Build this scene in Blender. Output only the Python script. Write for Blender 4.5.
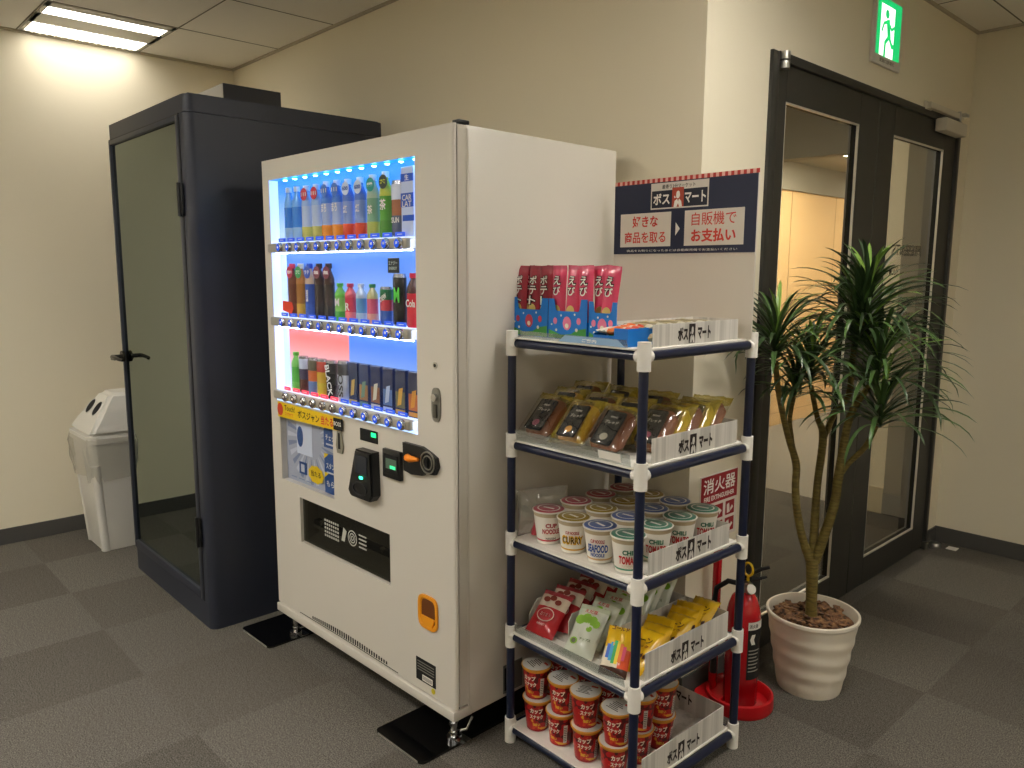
import bpy, bmesh, math, random
from math import sin, cos, pi, radians, hypot, sqrt, atan2
from mathutils import Vector, Matrix
random.seed(7)
S = bpy.context.scene
for o in list(bpy.data.objects): bpy.data.objects.remove(o)
COL = S.collection

# ------------------------------------------------------------------ camera, world, exposure
YAW, PITCH, ROLL, FPX = 0.818735, 0.143996, 0.0049519, 777.54
fw = Vector((-sin(YAW)*cos(PITCH), cos(YAW)*cos(PITCH), -sin(PITCH)))
rt = Vector((cos(YAW), sin(YAW), 0)); up = rt.cross(fw)
r2 = rt*cos(ROLL) + up*sin(ROLL); u2 = -rt*sin(ROLL) + up*cos(ROLL)
cd = bpy.data.cameras.new('camera'); cam = bpy.data.objects.new('camera', cd); COL.objects.link(cam)
cam.matrix_world = Matrix(((r2.x, u2.x, -fw.x, 0), (r2.y, u2.y, -fw.y, 0), (r2.z, u2.z, -fw.z, 1.45), (0, 0, 0, 1)))
cd.sensor_width = 36; cd.lens = FPX*36/1024; cd.clip_start = .02
S.camera = cam
S.view_settings.view_transform = 'Standard'; S.view_settings.look = 'None'
S.view_settings.gamma = 1; S.view_settings.use_curve_mapping = False
S.view_settings.exposure = 1.25
W = bpy.data.worlds.new('world'); S.world = W; W.use_nodes = True
W.node_tree.nodes['Background'].inputs[0].default_value = (.5, .45, .38, 1)
W.node_tree.nodes['Background'].inputs[1].default_value = .15
S.cycles.use_denoising = True
S.cycles.max_bounces = 10; S.cycles.diffuse_bounces = 8; S.cycles.transparent_max_bounces = 24
S.cycles.sample_clamp_indirect = 4
# positions and strengths of the room's ceiling lights (x, y, strength)
LIGHTS = [(-4.428, 1.284, 4.0), (-0.45, 1.9, 20), (-1.4, -0.7, 30), (1.9, 2.6, 22), (1.9, -0.7, 18),
          (-2.9, -0.5, 36), (0.2, -2.4, 14), (-4.2, -1.9, 24)]
LAMP_RGB = (1.0, .95, .865)

# ------------------------------------------------------------------ materials
def lin(h):
    if isinstance(h, str):
        h = h.lstrip('#'); c = [int(h[i:i+2], 16)/255 for i in (0, 2, 4)]
    else: c = h
    return tuple((v/12.92 if v <= .04045 else ((v+.055)/1.055)**2.4) for v in c) + (1,)
MC = {}
def mat(name, col='#808080', rough=.5, metal=0, emit=None, estr=0, trans=0, ior=1.45, coat=0, spec=.5, alpha=1):
    if name in MC: return MC[name]
    m = bpy.data.materials.new(name); m.use_nodes = True
    b = m.node_tree.nodes['Principled BSDF']
    b.inputs['Base Color'].default_value = lin(col); b.inputs['Roughness'].default_value = rough
    b.inputs['Metallic'].default_value = metal; b.inputs['IOR'].default_value = ior
    b.inputs['Transmission Weight'].default_value = trans; b.inputs['Coat Weight'].default_value = coat
    b.inputs['Specular IOR Level'].default_value = spec; b.inputs['Alpha'].default_value = alpha
    if emit: b.inputs['Emission Color'].default_value = lin(emit); b.inputs['Emission Strength'].default_value = estr
    m.diffuse_color = lin(col); MC[name] = m
    return m
def nodes(m): return m.node_tree.nodes, m.node_tree.links
def film(name, tint='#ffffff', refl=.12, rough=.05, body=0.0, bodycol='#dddddd'):
    """thin clear sheet: see-through, with a fresnel gloss and a little milky body"""
    if name in MC: return MC[name]
    m = bpy.data.materials.new(name); m.use_nodes = True; n, l = nodes(m); n.clear()
    out = n.new('ShaderNodeOutputMaterial'); t = n.new('ShaderNodeBsdfTransparent'); g = n.new('ShaderNodeBsdfGlossy')
    t.inputs[0].default_value = lin(tint); g.inputs['Roughness'].default_value = rough
    lw = n.new('ShaderNodeLayerWeight'); lw.inputs[0].default_value = .2
    mm = n.new('ShaderNodeMath'); mm.operation = 'MULTIPLY_ADD'; mm.inputs[1].default_value = .6; mm.inputs[2].default_value = refl
    l.new(lw.outputs['Facing'], mm.inputs[0])
    mx = n.new('ShaderNodeMixShader'); l.new(mm.outputs[0], mx.inputs[0]); l.new(t.outputs[0], mx.inputs[1]); l.new(g.outputs[0], mx.inputs[2])
    last = mx
    if body:
        d = n.new('ShaderNodeBsdfDiffuse'); d.inputs[0].default_value = lin(bodycol)
        m2 = n.new('ShaderNodeMixShader'); m2.inputs[0].default_value = body
        l.new(mx.outputs[0], m2.inputs[1]); l.new(d.outputs[0], m2.inputs[2]); last = m2
    l.new(last.outputs[0], out.inputs[0]); MC[name] = m
    return m
def bump(m, scale=200, strength=.1, dist=.001, detail=2, kind='noise'):
    n, l = nodes(m); b = n['Principled BSDF']
    tc = n.new('ShaderNodeTexCoord'); t = n.new('ShaderNodeTexNoise' if kind == 'noise' else 'ShaderNodeTexVoronoi')
    t.inputs['Scale'].default_value = scale
    if kind == 'noise': t.inputs['Detail'].default_value = detail
    bp = n.new('ShaderNodeBump'); bp.inputs['Strength'].default_value = strength; bp.inputs['Distance'].default_value = dist
    l.new(tc.outputs['Object'], t.inputs['Vector']); l.new(t.outputs[0], bp.inputs['Height']); l.new(bp.outputs[0], b.inputs['Normal'])
    return m
def speckle(m, cols, scale=60, kind='voronoi', stretch=(1, 1, 1), pos=None):
    """base colour from noise: cols = list of (position, colour), constant steps"""
    n, l = nodes(m); b = n['Principled BSDF']
    tc = n.new('ShaderNodeTexCoord'); mp = n.new('ShaderNodeMapping'); mp.inputs['Scale'].default_value = stretch
    t = n.new('ShaderNodeTexNoise'); t.inputs['Scale'].default_value = scale; t.inputs['Detail'].default_value = 1
    r = n.new('ShaderNodeValToRGB'); r.color_ramp.interpolation = 'CONSTANT'
    e = r.color_ramp.elements
    while len(e) < len(cols): e.new(.5)
    for k, (p, c) in enumerate(cols): e[k].position = p; e[k].color = lin(c)
    l.new(tc.outputs['Object'], mp.inputs[0]); l.new(mp.outputs[0], t.inputs['Vector']); l.new(t.outputs[0], r.inputs[0]); l.new(r.outputs[0], b.inputs['Base Color'])
    return m

M_wall = bump(mat('wall_paint', '#e6dec8', .9, spec=.2), 350, .25, .0008)
M_ceil = bump(mat('ceiling_board', '#f0ece4', .95, spec=.1), 300, .3, .001)
M_grid = mat('ceiling_joint', '#77736a', .9)
M_base = mat('vinyl_skirting', '#4c4b49', .7)
def carpet(name, light, dark, fleck):
    m = mat(name, light, 1, spec=.05); n, l = nodes(m); b = n['Principled BSDF']
    g = n.new('ShaderNodeNewGeometry'); sub = n.new('ShaderNodeVectorMath'); sub.operation = 'SUBTRACT'; sub.inputs[1].default_value = (-2.82, .83, -.245)
    l.new(g.outputs['Position'], sub.inputs[0])
    ck = n.new('ShaderNodeTexChecker'); ck.inputs['Scale'].default_value = 1/.49
    ck.inputs['Color1'].default_value = lin(light); ck.inputs['Color2'].default_value = lin(dark)
    l.new(sub.outputs[0], ck.inputs['Vector'])
    # tile to tile tone shift
    sc = n.new('ShaderNodeVectorMath'); sc.operation = 'SCALE'; sc.inputs['Scale'].default_value = 1/.49; l.new(sub.outputs[0], sc.inputs[0])
    fl = n.new('ShaderNodeVectorMath'); fl.operation = 'FLOOR'; l.new(sc.outputs[0], fl.inputs[0])
    wn = n.new('ShaderNodeTexWhiteNoise'); l.new(fl.outputs[0], wn.inputs[0])
    ns = n.new('ShaderNodeTexNoise'); ns.inputs['Scale'].default_value = 260; ns.inputs['Detail'].default_value = 2; l.new(g.outputs['Position'], ns.inputs['Vector'])
    ns2 = n.new('ShaderNodeTexNoise'); ns2.inputs['Scale'].default_value = 70; ns2.inputs['Detail'].default_value = 3; l.new(g.outputs['Position'], ns2.inputs['Vector'])
    r = n.new('ShaderNodeMapRange'); r.inputs['From Min'].default_value = .35; r.inputs['From Max'].default_value = .65; r.inputs['To Min'].default_value = .45; r.inputs['To Max'].default_value = 1.65
    l.new(ns.outputs[0], r.inputs[0])
    r2_ = n.new('ShaderNodeMapRange'); r2_.inputs['To Min'].default_value = .7; r2_.inputs['To Max'].default_value = 1.3; l.new(ns2.outputs[0], r2_.inputs[0])
    r3 = n.new('ShaderNodeMapRange'); r3.inputs['To Min'].default_value = .9; r3.inputs['To Max'].default_value = 1.1; l.new(wn.outputs[0], r3.inputs[0])
    m1 = n.new('ShaderNodeMath'); m1.operation = 'MULTIPLY'; l.new(r.outputs[0], m1.inputs[0]); l.new(r2_.outputs[0], m1.inputs[1])
    m2 = n.new('ShaderNodeMath'); m2.operation = 'MULTIPLY'; l.new(m1.outputs[0], m2.inputs[0]); l.new(r3.outputs[0], m2.inputs[1])
    vm = n.new('ShaderNodeVectorMath'); vm.operation = 'SCALE'; l.new(ck.outputs[0], vm.inputs[0]); l.new(m2.outputs[0], vm.inputs['Scale'])
    l.new(vm.outputs[0], b.inputs['Base Color'])
    bp = n.new('ShaderNodeBump'); bp.inputs['Strength'].default_value = .5; bp.inputs['Distance'].default_value = .003
    l.new(ns.outputs[0], bp.inputs['Height']); l.new(bp.outputs[0], b.inputs['Normal'])
    return m
M_carpet = carpet('carpet_tiles', '#64605a', '#5e5a54', '#999')
M_hallfloor = mat('hall_floor', '#77726a', .7)
M_navybooth = mat('booth_steel', '#2e323e', .42, .1)
bump(M_navybooth, 500, .05, .0004)
M_boothdark = mat('booth_seal', '#0d0e10', .5)
def glasspane(name, tint, refl, tr, gcol='#ffffff', fk=1.2):
    m = bpy.data.materials.new(name); m.use_nodes = True; n, l = nodes(m); n.clear()
    out = n.new('ShaderNodeOutputMaterial'); t = n.new('ShaderNodeBsdfTransparent'); t.inputs[0].default_value = lin(tint)
    g = n.new('ShaderNodeBsdfGlossy'); g.inputs['Roughness'].default_value = .01; g.inputs[0].default_value = lin(gcol)
    fr = n.new('ShaderNodeFresnel'); fr.inputs[0].default_value = 1.5
    ge = n.new('ShaderNodeNewGeometry'); bf = n.new('ShaderNodeMath'); bf.operation = 'SUBTRACT'; bf.inputs[0].default_value = 1; l.new(ge.outputs['Backfacing'], bf.inputs[1])
    m9 = n.new('ShaderNodeMath'); m9.operation = 'MULTIPLY'
    mm = n.new('ShaderNodeMath'); mm.operation = 'MULTIPLY_ADD'; mm.inputs[1].default_value = fk; mm.inputs[2].default_value = refl; mm.use_clamp = True
    l.new(fr.outputs[0], mm.inputs[0]); l.new(mm.outputs[0], m9.inputs[0]); l.new(bf.outputs[0], m9.inputs[1])
    mx = n.new('ShaderNodeMixShader'); l.new(m9.outputs[0], mx.inputs[0]); l.new(t.outputs[0], mx.inputs[1]); l.new(g.outputs[0], mx.inputs[2])
    l.new(mx.outputs[0], out.inputs[0]); return m
M_boothglass = glasspane('booth_glass', '#50564f', .40, 0, '#b4bdb6')
M_doorglass = glasspane('door_glass', '#e2e2da', .02, 0)
M_winglass = glasspane('display_glass', '#fbfcff', .0, 0, fk=.25)
M_doormetal = mat('door_paint', '#33322e', .5, .1)
M_silver = mat('satin_metal', '#b9b8b2', .28, 1)
M_bead = mat('glazing_bead', '#dcdad2', .35, .6)
M_white = mat('machine_enamel', '#d0cbc1', .38, coat=.1)
M_white2 = mat('machine_enamel_edge', '#c4bfb4', .3)
M_darkgap = mat('dark_gap', '#101010', .8)
M_black = mat('black_plastic', '#111214', .35)
M_blackgloss = mat('black_gloss_steel', '#070708', .12, coat=.5)
M_navy = mat('navy_tube', '#131c38', .3, coat=.3)
M_cream = mat('white_joint_plastic', '#f0ede6', .4)
M_board = mat('white_shelf_board', '#e8e4dc', .45)
M_text_dark = mat('dark_print', '#231815', .7)
M_text_white = mat('white_print', '#ece8e0', .6)
M_text_red = mat('red_print', '#cf3a2c', .6)
M_red = mat('red_enamel', '#b3101a', .22, coat=.6)
M_redplastic = mat('red_plastic', '#c0141c', .35)
M_acryl = film('clear_acrylic', '#eef2f0', .08, .03, .10, '#d8dcda')
M_cling = film('clear_wrap', '#fdfdf8', .05, .10, .02, '#e6e4dc')
bn, bl = nodes(M_cling)

# ------------------------------------------------------------------ mesh helpers
class MB:
    def __init__(s): s.bm = bmesh.new(); s.mats = []; s.cur = 0
    def m(s, material):
        if material not in s.mats: s.mats.append(material)
        s.cur = s.mats.index(material); return s
    def _f(s, faces):
        for f in faces: f.material_index = s.cur
    def box(s, x0, x1, y0, y1, z0, z1, bev=0, seg=2, material=None, rot=None):
        if material: s.m(material)
        mtx = Matrix.Translation(((x0+x1)/2, (y0+y1)/2, (z0+z1)/2))
        if rot: mtx = mtx @ rot
        before = set(s.bm.faces)
        r = bmesh.ops.create_cube(s.bm, size=1, matrix=mtx @ Matrix.Diagonal((abs(x1-x0), abs(y1-y0), abs(z1-z0), 1)))
        if bev:
            vs = set(r['verts']); ed = [e for e in s.bm.edges if e.verts[0] in vs and e.verts[1] in vs]
            bmesh.ops.bevel(s.bm, geom=ed, offset=bev, segments=seg, affect='EDGES', profile=.5)
        s._f(f for f in s.bm.faces if f not in before); return s
    def quad(s, *pts, material=None):
        if material: s.m(material)
        f = s.bm.faces.new([s.bm.verts.new(p) for p in pts]); f.material_index = s.cur; return s
    def prism(s, poly, off, material=None):
        """poly = 3D points of a planar outline, off = vector to the other side"""
        if material: s.m(material)
        a = [s.bm.verts.new(p) for p in poly]; b = [s.bm.verts.new(Vector(p)+Vector(off)) for p in poly]
        n = len(a); fs = [s.bm.faces.new(a[::-1]), s.bm.faces.new(b)]
        for i in range(n): fs.append(s.bm.faces.new((a[i], a[(i+1) % n], b[(i+1) % n], b[i])))
        s._f(fs); return s
    def ring(s, c, ax, r, seg, ey=1):
        z = Vector(ax).normalized(); x = z.orthogonal().normalized() if abs(z.z) < .99 else Vector((1, 0, 0)); y = z.cross(x)
        return [s.bm.verts.new(Vector(c) + x*r*cos(2*pi*k/seg) + y*r*ey*sin(2*pi*k/seg)) for k in range(seg)]
    def cyl(s, p0, p1, r, r1=None, seg=16, material=None, cap=True):
        if material: s.m(material)
        ax = Vector(p1)-Vector(p0); a = s.ring(p0, ax, r, seg); b = s.ring(p1, ax, r if r1 is None else r1, seg)
        fs = [s.bm.faces.new((a[i], a[(i+1) % seg], b[(i+1) % seg], b[i])) for i in range(seg)]
        if cap: fs += [s.bm.faces.new(a[::-1]), s.bm.faces.new(b)]
        s._f(fs); return s
    def tube(s, pts, rad, seg=8, material=None):
        if material: s.m(material)
        pts = [Vector(p) for p in pts]; n = len(pts); rad = rad if isinstance(rad, (list, tuple)) else [rad]*n
        rings = []; x = None
        for i, p in enumerate(pts):
            d = (pts[min(i+1, n-1)]-pts[max(i-1, 0)]).normalized()
            x = (x - d*x.dot(d)).normalized() if x is not None else d.orthogonal().normalized()
            y = d.cross(x); rings.append([s.bm.verts.new(p + (x*cos(2*pi*k/seg)+y*sin(2*pi*k/seg))*rad[i]) for k in range(seg)])
        fs = []
        for a, b in zip(rings, rings[1:]):
            fs += [s.bm.faces.new((a[k], a[(k+1) % seg], b[(k+1) % seg], b[k])) for k in range(seg)]
        fs += [s.bm.faces.new(rings[0][::-1]), s.bm.faces.new(rings[-1])]
        s._f(fs); return s
    def lathe(s, prof, c=(0, 0, 0), seg=24, mats=None, sx=1, sy=1, close=False, fn=None):
        """prof = [(r, z)], mats = one material per profile segment"""
        c = Vector(c); rows = []
        for (r, z) in prof:
            if r < 1e-6: rows.append([s.bm.verts.new(c+Vector((0, 0, z)))])
            else:
                row = []
                for k in range(seg):
                    a = 2*pi*k/seg; v = Vector((r*cos(a)*sx, r*sin(a)*sy, z))
                    if fn: v = fn(v, a)
                    row.append(s.bm.verts.new(c+v))
                rows.append(row)
        for i, (a, b) in enumerate(zip(rows, rows[1:])):
            if mats: s.m(mats[i] if isinstance(mats, list) else mats)
            for k in range(seg):
                q = [a[k % len(a)], a[(k+1) % seg % len(a)], b[(k+1) % seg % len(b)], b[k % len(b)]]
                q2 = []
                for v in q:
                    if v not in q2: q2.append(v)
                if len(q2) > 2: s.bm.faces.new(q2).material_index = s.cur
        return s
    def build(s, name, parent=None, smooth=True, recalc=True, loc=None, rz=0):
        if recalc: bmesh.ops.recalc_face_normals(s.bm, faces=s.bm.faces[:])
        me = bpy.data.meshes.new(name); s.bm.to_mesh(me); s.bm.free()
        for m in s.mats: me.materials.append(m)
        if smooth:
            me.shade_smooth(); me.set_sharp_from_angle(angle=radians(38))
        o = bpy.data.objects.new(name, me); COL.objects.link(o)
        if parent: o.parent = parent
        if loc: o.location = loc
        if rz: o.rotation_euler.z = rz
        return o
def tag(o, label=None, cat=None, group=None, kind=None):
    if label: o['label'] = label
    if cat: o['category'] = cat
    if group: o['group'] = group
    if kind: o['kind'] = kind
    return o
def thing(name, label, cat, loc=(0, 0, 0), rz=0, group=None):
    o = bpy.data.objects.new(name, None); COL.objects.link(o); o.location = loc; o.rotation_euler.z = rz
    o.empty_display_size = .05
    return tag(o, label, cat, group)
def dup(o, loc=None, rz=None, label=None, group=None, parent=None):
    c = o.copy(); COL.objects.link(c)
    if parent: c.parent = parent
    if loc is not None: c.location = loc
    if rz is not None: c.rotation_euler.z = rz
    if label: c['label'] = label
    if group: c['group'] = group
    for ch in list(o.children): dup(ch, parent=c)
    return c
TC = {}
def text_raw(s, bold=.012):
    key = (s, bold)
    if key not in TC:
        cu = bpy.data.curves.new('t', 'FONT'); cu.body = s; cu.align_x = 'CENTER'; cu.align_y = 'CENTER'
        cu.offset = bold; cu.resolution_u = 3; cu.fill_mode = 'FRONT'
        ob = bpy.data.objects.new('t', cu); me = bpy.data.meshes.new_from_object(ob)
        vs = [v.co.copy() for v in me.vertices]; fs = [tuple(p.vertices) for p in me.polygons]
        bpy.data.objects.remove(ob); bpy.data.curves.remove(cu); bpy.data.meshes.remove(me)
        if vs:
            xs = [v.x for v in vs]; ys = [v.y for v in vs]
            cx, cy = (min(xs)+max(xs))/2, (min(ys)+max(ys))/2; w, h = max(xs)-min(xs), max(ys)-min(ys)
            vs = [((v.x-cx)/w, (v.y-cy)/h) for v in vs]
        else: w = h = 1
        TC[key] = (vs, fs, w/h)
    return TC[key]
def add_text(mb, s, c, w=None, h=None, face='-y', material=None, bold=.012, wrap=None, rot=0, ca=None):
    """flat lettering; c centre, face = direction it looks in; wrap = radius of a can it runs around (c = axis point)"""
    vs, fs, asp = text_raw(s, bold)
    if not vs: return mb
    if w is None: w = h*asp
    if h is None: h = w/asp
    if material: mb.m(material)
    c = Vector(c); out = []
    for (x, y) in vs:
        a, b = x*w, y*h
        if rot: a, b = a*cos(rot)-b*sin(rot), a*sin(rot)+b*cos(rot)
        if wrap: 
            th = ca + a/wrap; v = Vector((cos(th)*wrap, sin(th)*wrap, b))
        elif face == '-y': v = Vector((a, 0, b))
        elif face == '+y': v = Vector((-a, 0, b))
        elif face == '+x': v = Vector((0, a, b))
        elif face == '+z': v = Vector((a, b, 0))
        elif isinstance(face, Matrix): v = face @ Vector((a, b, 0))
        out.append(mb.bm.verts.new(c+v))
    for f in fs:
        try: mb.bm.faces.new([out[i] for i in f]).material_index = mb.cur
        except ValueError: pass
    return mb

# ------------------------------------------------------------------ room shell
XL, YB, XD, YE, ZC = -4.738, 2.118, -1.411, 4.50, 2.645
XR, YF = 3.2, -3.4
def struct(mb, name, **k): return tag(mb.build(name, **k), kind='structure')
struct(MB().box(XL-.3, XR+.2, YF-.2, YB, -.1, 0, material=M_carpet).box(XD-.15, XR+.2, YB, YE+.2, -.1, 0, material=M_carpet)
       .box(-6, XD-.15, YB, 4.77, -.1, 0, material=M_carpet), 'floor', smooth=False)
struct(MB().box(-6, XD-.0, 4.77, 10, -.1, 0, material=M_hallfloor), 'floor_hall', smooth=False)
struct(MB().box(XL-.15, XL, YF, YB, 0, ZC, material=M_wall), 'wall_left', smooth=False)
struct(MB().box(XL-.15, XD, YB, YB+.13, 0, ZC, material=M_wall), 'wall_back', smooth=False)
DY0, DY1, DZ = 2.500, 4.350, 2.190
struct(MB().box(XD-.13, XD, YB+.13, DY0, 0, ZC, material=M_wall).box(XD-.13, XD, DY1, YE+.15, 0, ZC).box(XD-.13, XD, DY0, DY1, DZ, ZC), 'wall_entrance', smooth=False)
struct(MB().box(XD, XR, YE, YE+.15, 0, ZC, material=M_wall), 'wall_end', smooth=False)
struct(MB().box(XR, XR+.15, YF, YE+.15, 0, ZC, material=M_wall), 'wall_right', smooth=False)
struct(MB().box(XL-.15, XR+.15, YF-.15, YF, 0, ZC, material=M_wall), 'wall_front', smooth=False)
# ceiling of boards with dark joints: one slab, thin joint strips
cb = MB().box(XL-.15, XR+.15, YF-.15, YE+.15, ZC, ZC+.1, material=M_ceil)
cb.m(M_grid); gx0, gy0, P_ = -4.136, 1.576, .585
k = -1
while gx0+k*P_ < XR:
    x = gx0+k*P_; k += 1
    if x < XL+.05: continue
    y1 = YB if x < XD else YE
    cb.box(x-.003, x+.003, YF, y1, ZC-.0015, ZC+.001)
k = -9
while gy0+k*P_ < YE:
    y = gy0+k*P_; k += 1
    if y < YF: continue
    cb.box(XL if y < YB else XD, XR, y-.003, y+.003, ZC-.0012, ZC+.001)
struct(cb, 'ceiling', smooth=False)
M_trim = mat('ceiling_trim', '#b3ab98', .8)
struct(MB().box(XL, XD, YB-.012, YB, ZC-.012, ZC, material=M_trim).box(XL, XL+.012, YF, YB-.012, ZC-.012, ZC), 'trim_1', smooth=False)
struct(MB().box(XD, XD+.012, YB, YE, ZC-.012, ZC, material=M_trim).box(XD, XR, YE-.012, YE, ZC-.012, ZC), 'trim_2', smooth=False)
BB = .085
struct(MB().box(XL, XL+.008, YF, YB, 0, BB, .002, 1, M_base), 'baseboard_left')
struct(MB().box(XL+.008, XD, YB-.008, YB, 0, BB, .002, 1, M_base), 'baseboard_back')
struct(MB().box(XD, XR, YE-.008, YE, 0, BB, .002, 1, M_base), 'baseboard_end')
struct(MB().box(XD, XD+.008, YB-.008, DY0, 0, BB, .002, 1, M_base).box(XD, XD+.008, DY1, YE-.008, 0, BB, .002, 1), 'baseboard_entrance')
# hall seen through the glass doors
M_panel = mat('hall_partition', '#c8a574', .7)
M_hallgrey = mat('hall_grey', '#7d776a', .8)
hp = MB().box(-3.75, -3.63, YB+.13, 10, 0, 2.2, material=M_panel)
hp.m(mat('panel_joint', '#9a7c52', .8))
for y in (5.1, 6.0, 6.95, 7.86, 8.8): hp.box(-3.63, -3.6285, y-.006, y+.006, .0, 2.2)
for z in (.12, .3, .48): hp.box(-3.63, -3.6285, YB+.2, 10, z-.004, z+.004)
struct(hp, 'wall_hall', smooth=False)
struct(MB().box(-3.75, -2.05, 9.9, 10, 0, 2.6, material=M_panel), 'wall_hall_end', smooth=False)
struct(MB().box(-2.05, -1.8, 4.77, 4.9, 0, 2.62, material=M_wall).box(-1.8, XD-.13, 4.77, 4.9, 0, 2.62, material=M_hallgrey)
       .box(-2.05, -1.8, 4.762, 4.77, 0, .16, material=mat('hall_skirting', '#b8ab8c', .7)).box(-1.8, XD-.13, 4.762, 4.77, 0, .13, material=M_base), 'wall_hall_side', smooth=False)
struct(MB().box(-2.05, -1.93, 4.9, 10, 0, 2.62, material=M_wall), 'wall_hall_return', smooth=False)
struct(MB().box(-6, XD-.13, YB+.13, 5.05, 2.62, 2.7, material=mat('hall_ceiling', '#8f8a7e', .9)).box(-6, -1.9, 5.05, 10, 2.45, 2.7), 'ceiling_hall', smooth=False)
struct(MB().box(-6, -1.93, 5.0, 5.12, 2.2, 2.62, material=M_hallgrey), 'trim_3', smooth=False)
struct(MB().box(-6, -3.75, YB+.13, 10, 2.2, 2.62, material=M_hallgrey).box(-3.75, -3.6, 2.3, 10, 2.2, 2.62), 'trim_4', smooth=False)
sw = thing('wall_switch', 'small grey switch plate on beige wall behind the right glass door', 'switch', (-1.93, 4.762, .42))
MB().box(-.035, .035, -.008, 0, -.06, .06, .003, material=mat('switch_grey', '#8f8a80', .5)).build('plate', sw)
MB().box(-.018, .018, -.012, -.008, -.035, .035, .002, material=M_cream).build('rocker', sw)

# ceiling lights
M_tube = mat('lit_tube', '#fff4e0', .5, emit='#ffffff', estr=1)
def tube_mat(strength):
    n_ = 'lit_diffuser_%g' % strength
    if n_ in MC: return MC[n_]
    m = mat(n_, '#ffffff', .5); b = m.node_tree.nodes['Principled BSDF']
    b.inputs['Emission Color'].default_value = LAMP_RGB + (1,); b.inputs['Emission Strength'].default_value = strength
    return m
M_fix = mat('fixture_white', '#d8d4c8', .5)
LAB = ['recessed twin-tube ceiling light above the dark booth', 'recessed ceiling light in front of the glass doors', 'recessed ceiling light above the camera side of the snack rack',
       'recessed ceiling light nearest the end wall on the right', 'recessed ceiling light at the middle of the right wall', 'recessed ceiling light in front of the booth', 'recessed ceiling light at the front of the room',
       'recessed ceiling light in the front left corner']
for i, (lx, ly, st) in enumerate(LIGHTS):
    t = thing('ceiling_light', LAB[i], 'ceiling light', (lx, ly, ZC), group='recessed ceiling lights')
    f = MB().m(M_fix); hx = .285
    for a, b_ in ((-hx, -hx+.02), (-.085, .095), (hx-.065, hx)): f.box(a, b_, -hx, hx, -.006, 0, .001, 1)
    f.box(-hx, hx, -hx, -hx+.02, -.006, 0, .001, 1).box(-hx, hx, hx-.02, hx, -.006, 0, .001, 1)
    f.build('frame', t)
    for s_ in (-1, 1):
        x0, x1 = (-hx+.02, -.085) if s_ < 0 else (.095, hx-.065)
        MB().box(x0, x1, -hx+.02, hx-.02, -.004, -.001, material=tube_mat(st)).build('diffuser', t, smooth=False)
        lv = MB().m(M_fix)
        n_l = 16
        for k in range(1, n_l):
            y = -hx+.02+(2*hx-.04)*k/n_l
            if s_ < 0: lv.box(x0, x1, y-.0012, y+.0012, -.014, -.004)
        if s_ < 0: lv.build('louvre', t, smooth=False)
for (x, y, st) in ((-2.6, 3.6, 12), (-2.8, 6.6, 34), (-2.8, 8.6, 20)):
    t = thing('ceiling_light', {3.6: 'hall ceiling light just behind the glass doors', 6.6: 'hall ceiling light over the wood coloured partition', 8.6: 'hall ceiling light at the far end of the hall'}[y], 'ceiling light', (x, y, 2.62 if y < 5 else 2.45))
    MB().box(-.3, .3, -.3, .3, -.01, 0, .002, 1, M_fix).build('frame', t)
    MB().box(-.27, .27, -.27, .27, -.013, -.01, material=tube_mat(st)).build('diffuser', t, smooth=False)

# ------------------------------------------------------------------ double glass door (door_1 left leaf, door_2 right leaf)
SEAM = 3.405
fr = MB().m(M_doormetal)
fr.box(XD-.13, XD+.012, DY0-.003, DY0+.045, 0, DZ, .003).box(XD-.13, XD+.012, DY1-.03, DY1+.003, 0, DZ, .003).box(XD-.13, XD+.012, DY0+.045, DY1-.03, DZ-.028, DZ+.003, .003)
dframe = struct(fr, 'trim_5')
def leaf(y0, y1, gy0_, gy1_, name, z1, hinge):
    X0, X1 = XD-.045, XD-.001; gz0, gz1 = .137, 2.04
    m = MB().m(M_doormetal)
    m.box(X0, X1, y0, gy0_, .008, z1, .002, 1).box(X0, X1, gy1_, y1, .008, z1, .002, 1).box(X0, X1, gy0_, gy1_, .008, gz0, .0, 1).box(X0, X1, gy0_, gy1_, gz1, z1, 0, 1)
    d = struct(m, name, smooth=False)
    b = MB().m(M_bead); w = .006; xa, xb = X1-.011, X1-.002
    b.box(xa, xb, gy0_, gy0_+w, gz0, gz1).box(xa, xb, gy1_-w, gy1_, gz0, gz1).box(xa, xb, gy0_+w, gy1_-w, gz0, gz0+w).box(xa, xb, gy0_+w, gy1_-w, gz1-w, gz1)
    b.m(M_darkgap).box(X0+.022, xa, gy0_, gy0_+.003, gz0, gz1).box(X0+.022, xa, gy1_-.003, gy1_, gz0, gz1).box(X0+.022, xa, gy0_, gy1_, gz0, gz0+.003).box(X0+.022, xa, gy0_, gy1_, gz1-.003, gz1)
    b.build('glazing_bead', d, smooth=False)
    MB().box(X0+.018, X0+.022, gy0_+.001, gy1_-.001, gz0+.001, gz1-.001, material=M_doorglass).build('glass_pane', d, smooth=False)
    return d
d1 = leaf(DY0+.047, SEAM-.002, 2.622, 3.222, 'door_1', DZ-.03, 0)
d2 = leaf(SEAM+.002, DY1-.032, 3.566, 4.172, 'door_2', DZ-.03, 1)
def lever(parent, y, sgn):
    m = MB().m(M_silver)
    m.cyl((XD-.001, y, .965), (XD+.008, y, .965), .026, seg=24).cyl((XD+.008, y, .965), (XD+.05, y, .965), .009)
    m.tube([(XD+.048, y, .965), (XD+.052, y+sgn*.03, .965), (XD+.052, y+sgn*.11, .963), (XD+.046, y+sgn*.125, .963)], [.009, .0085, .007, .005])
    m.build('handle', parent)
lever(d1, 3.36, -1); lever(d2, 3.47, 1)
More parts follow.
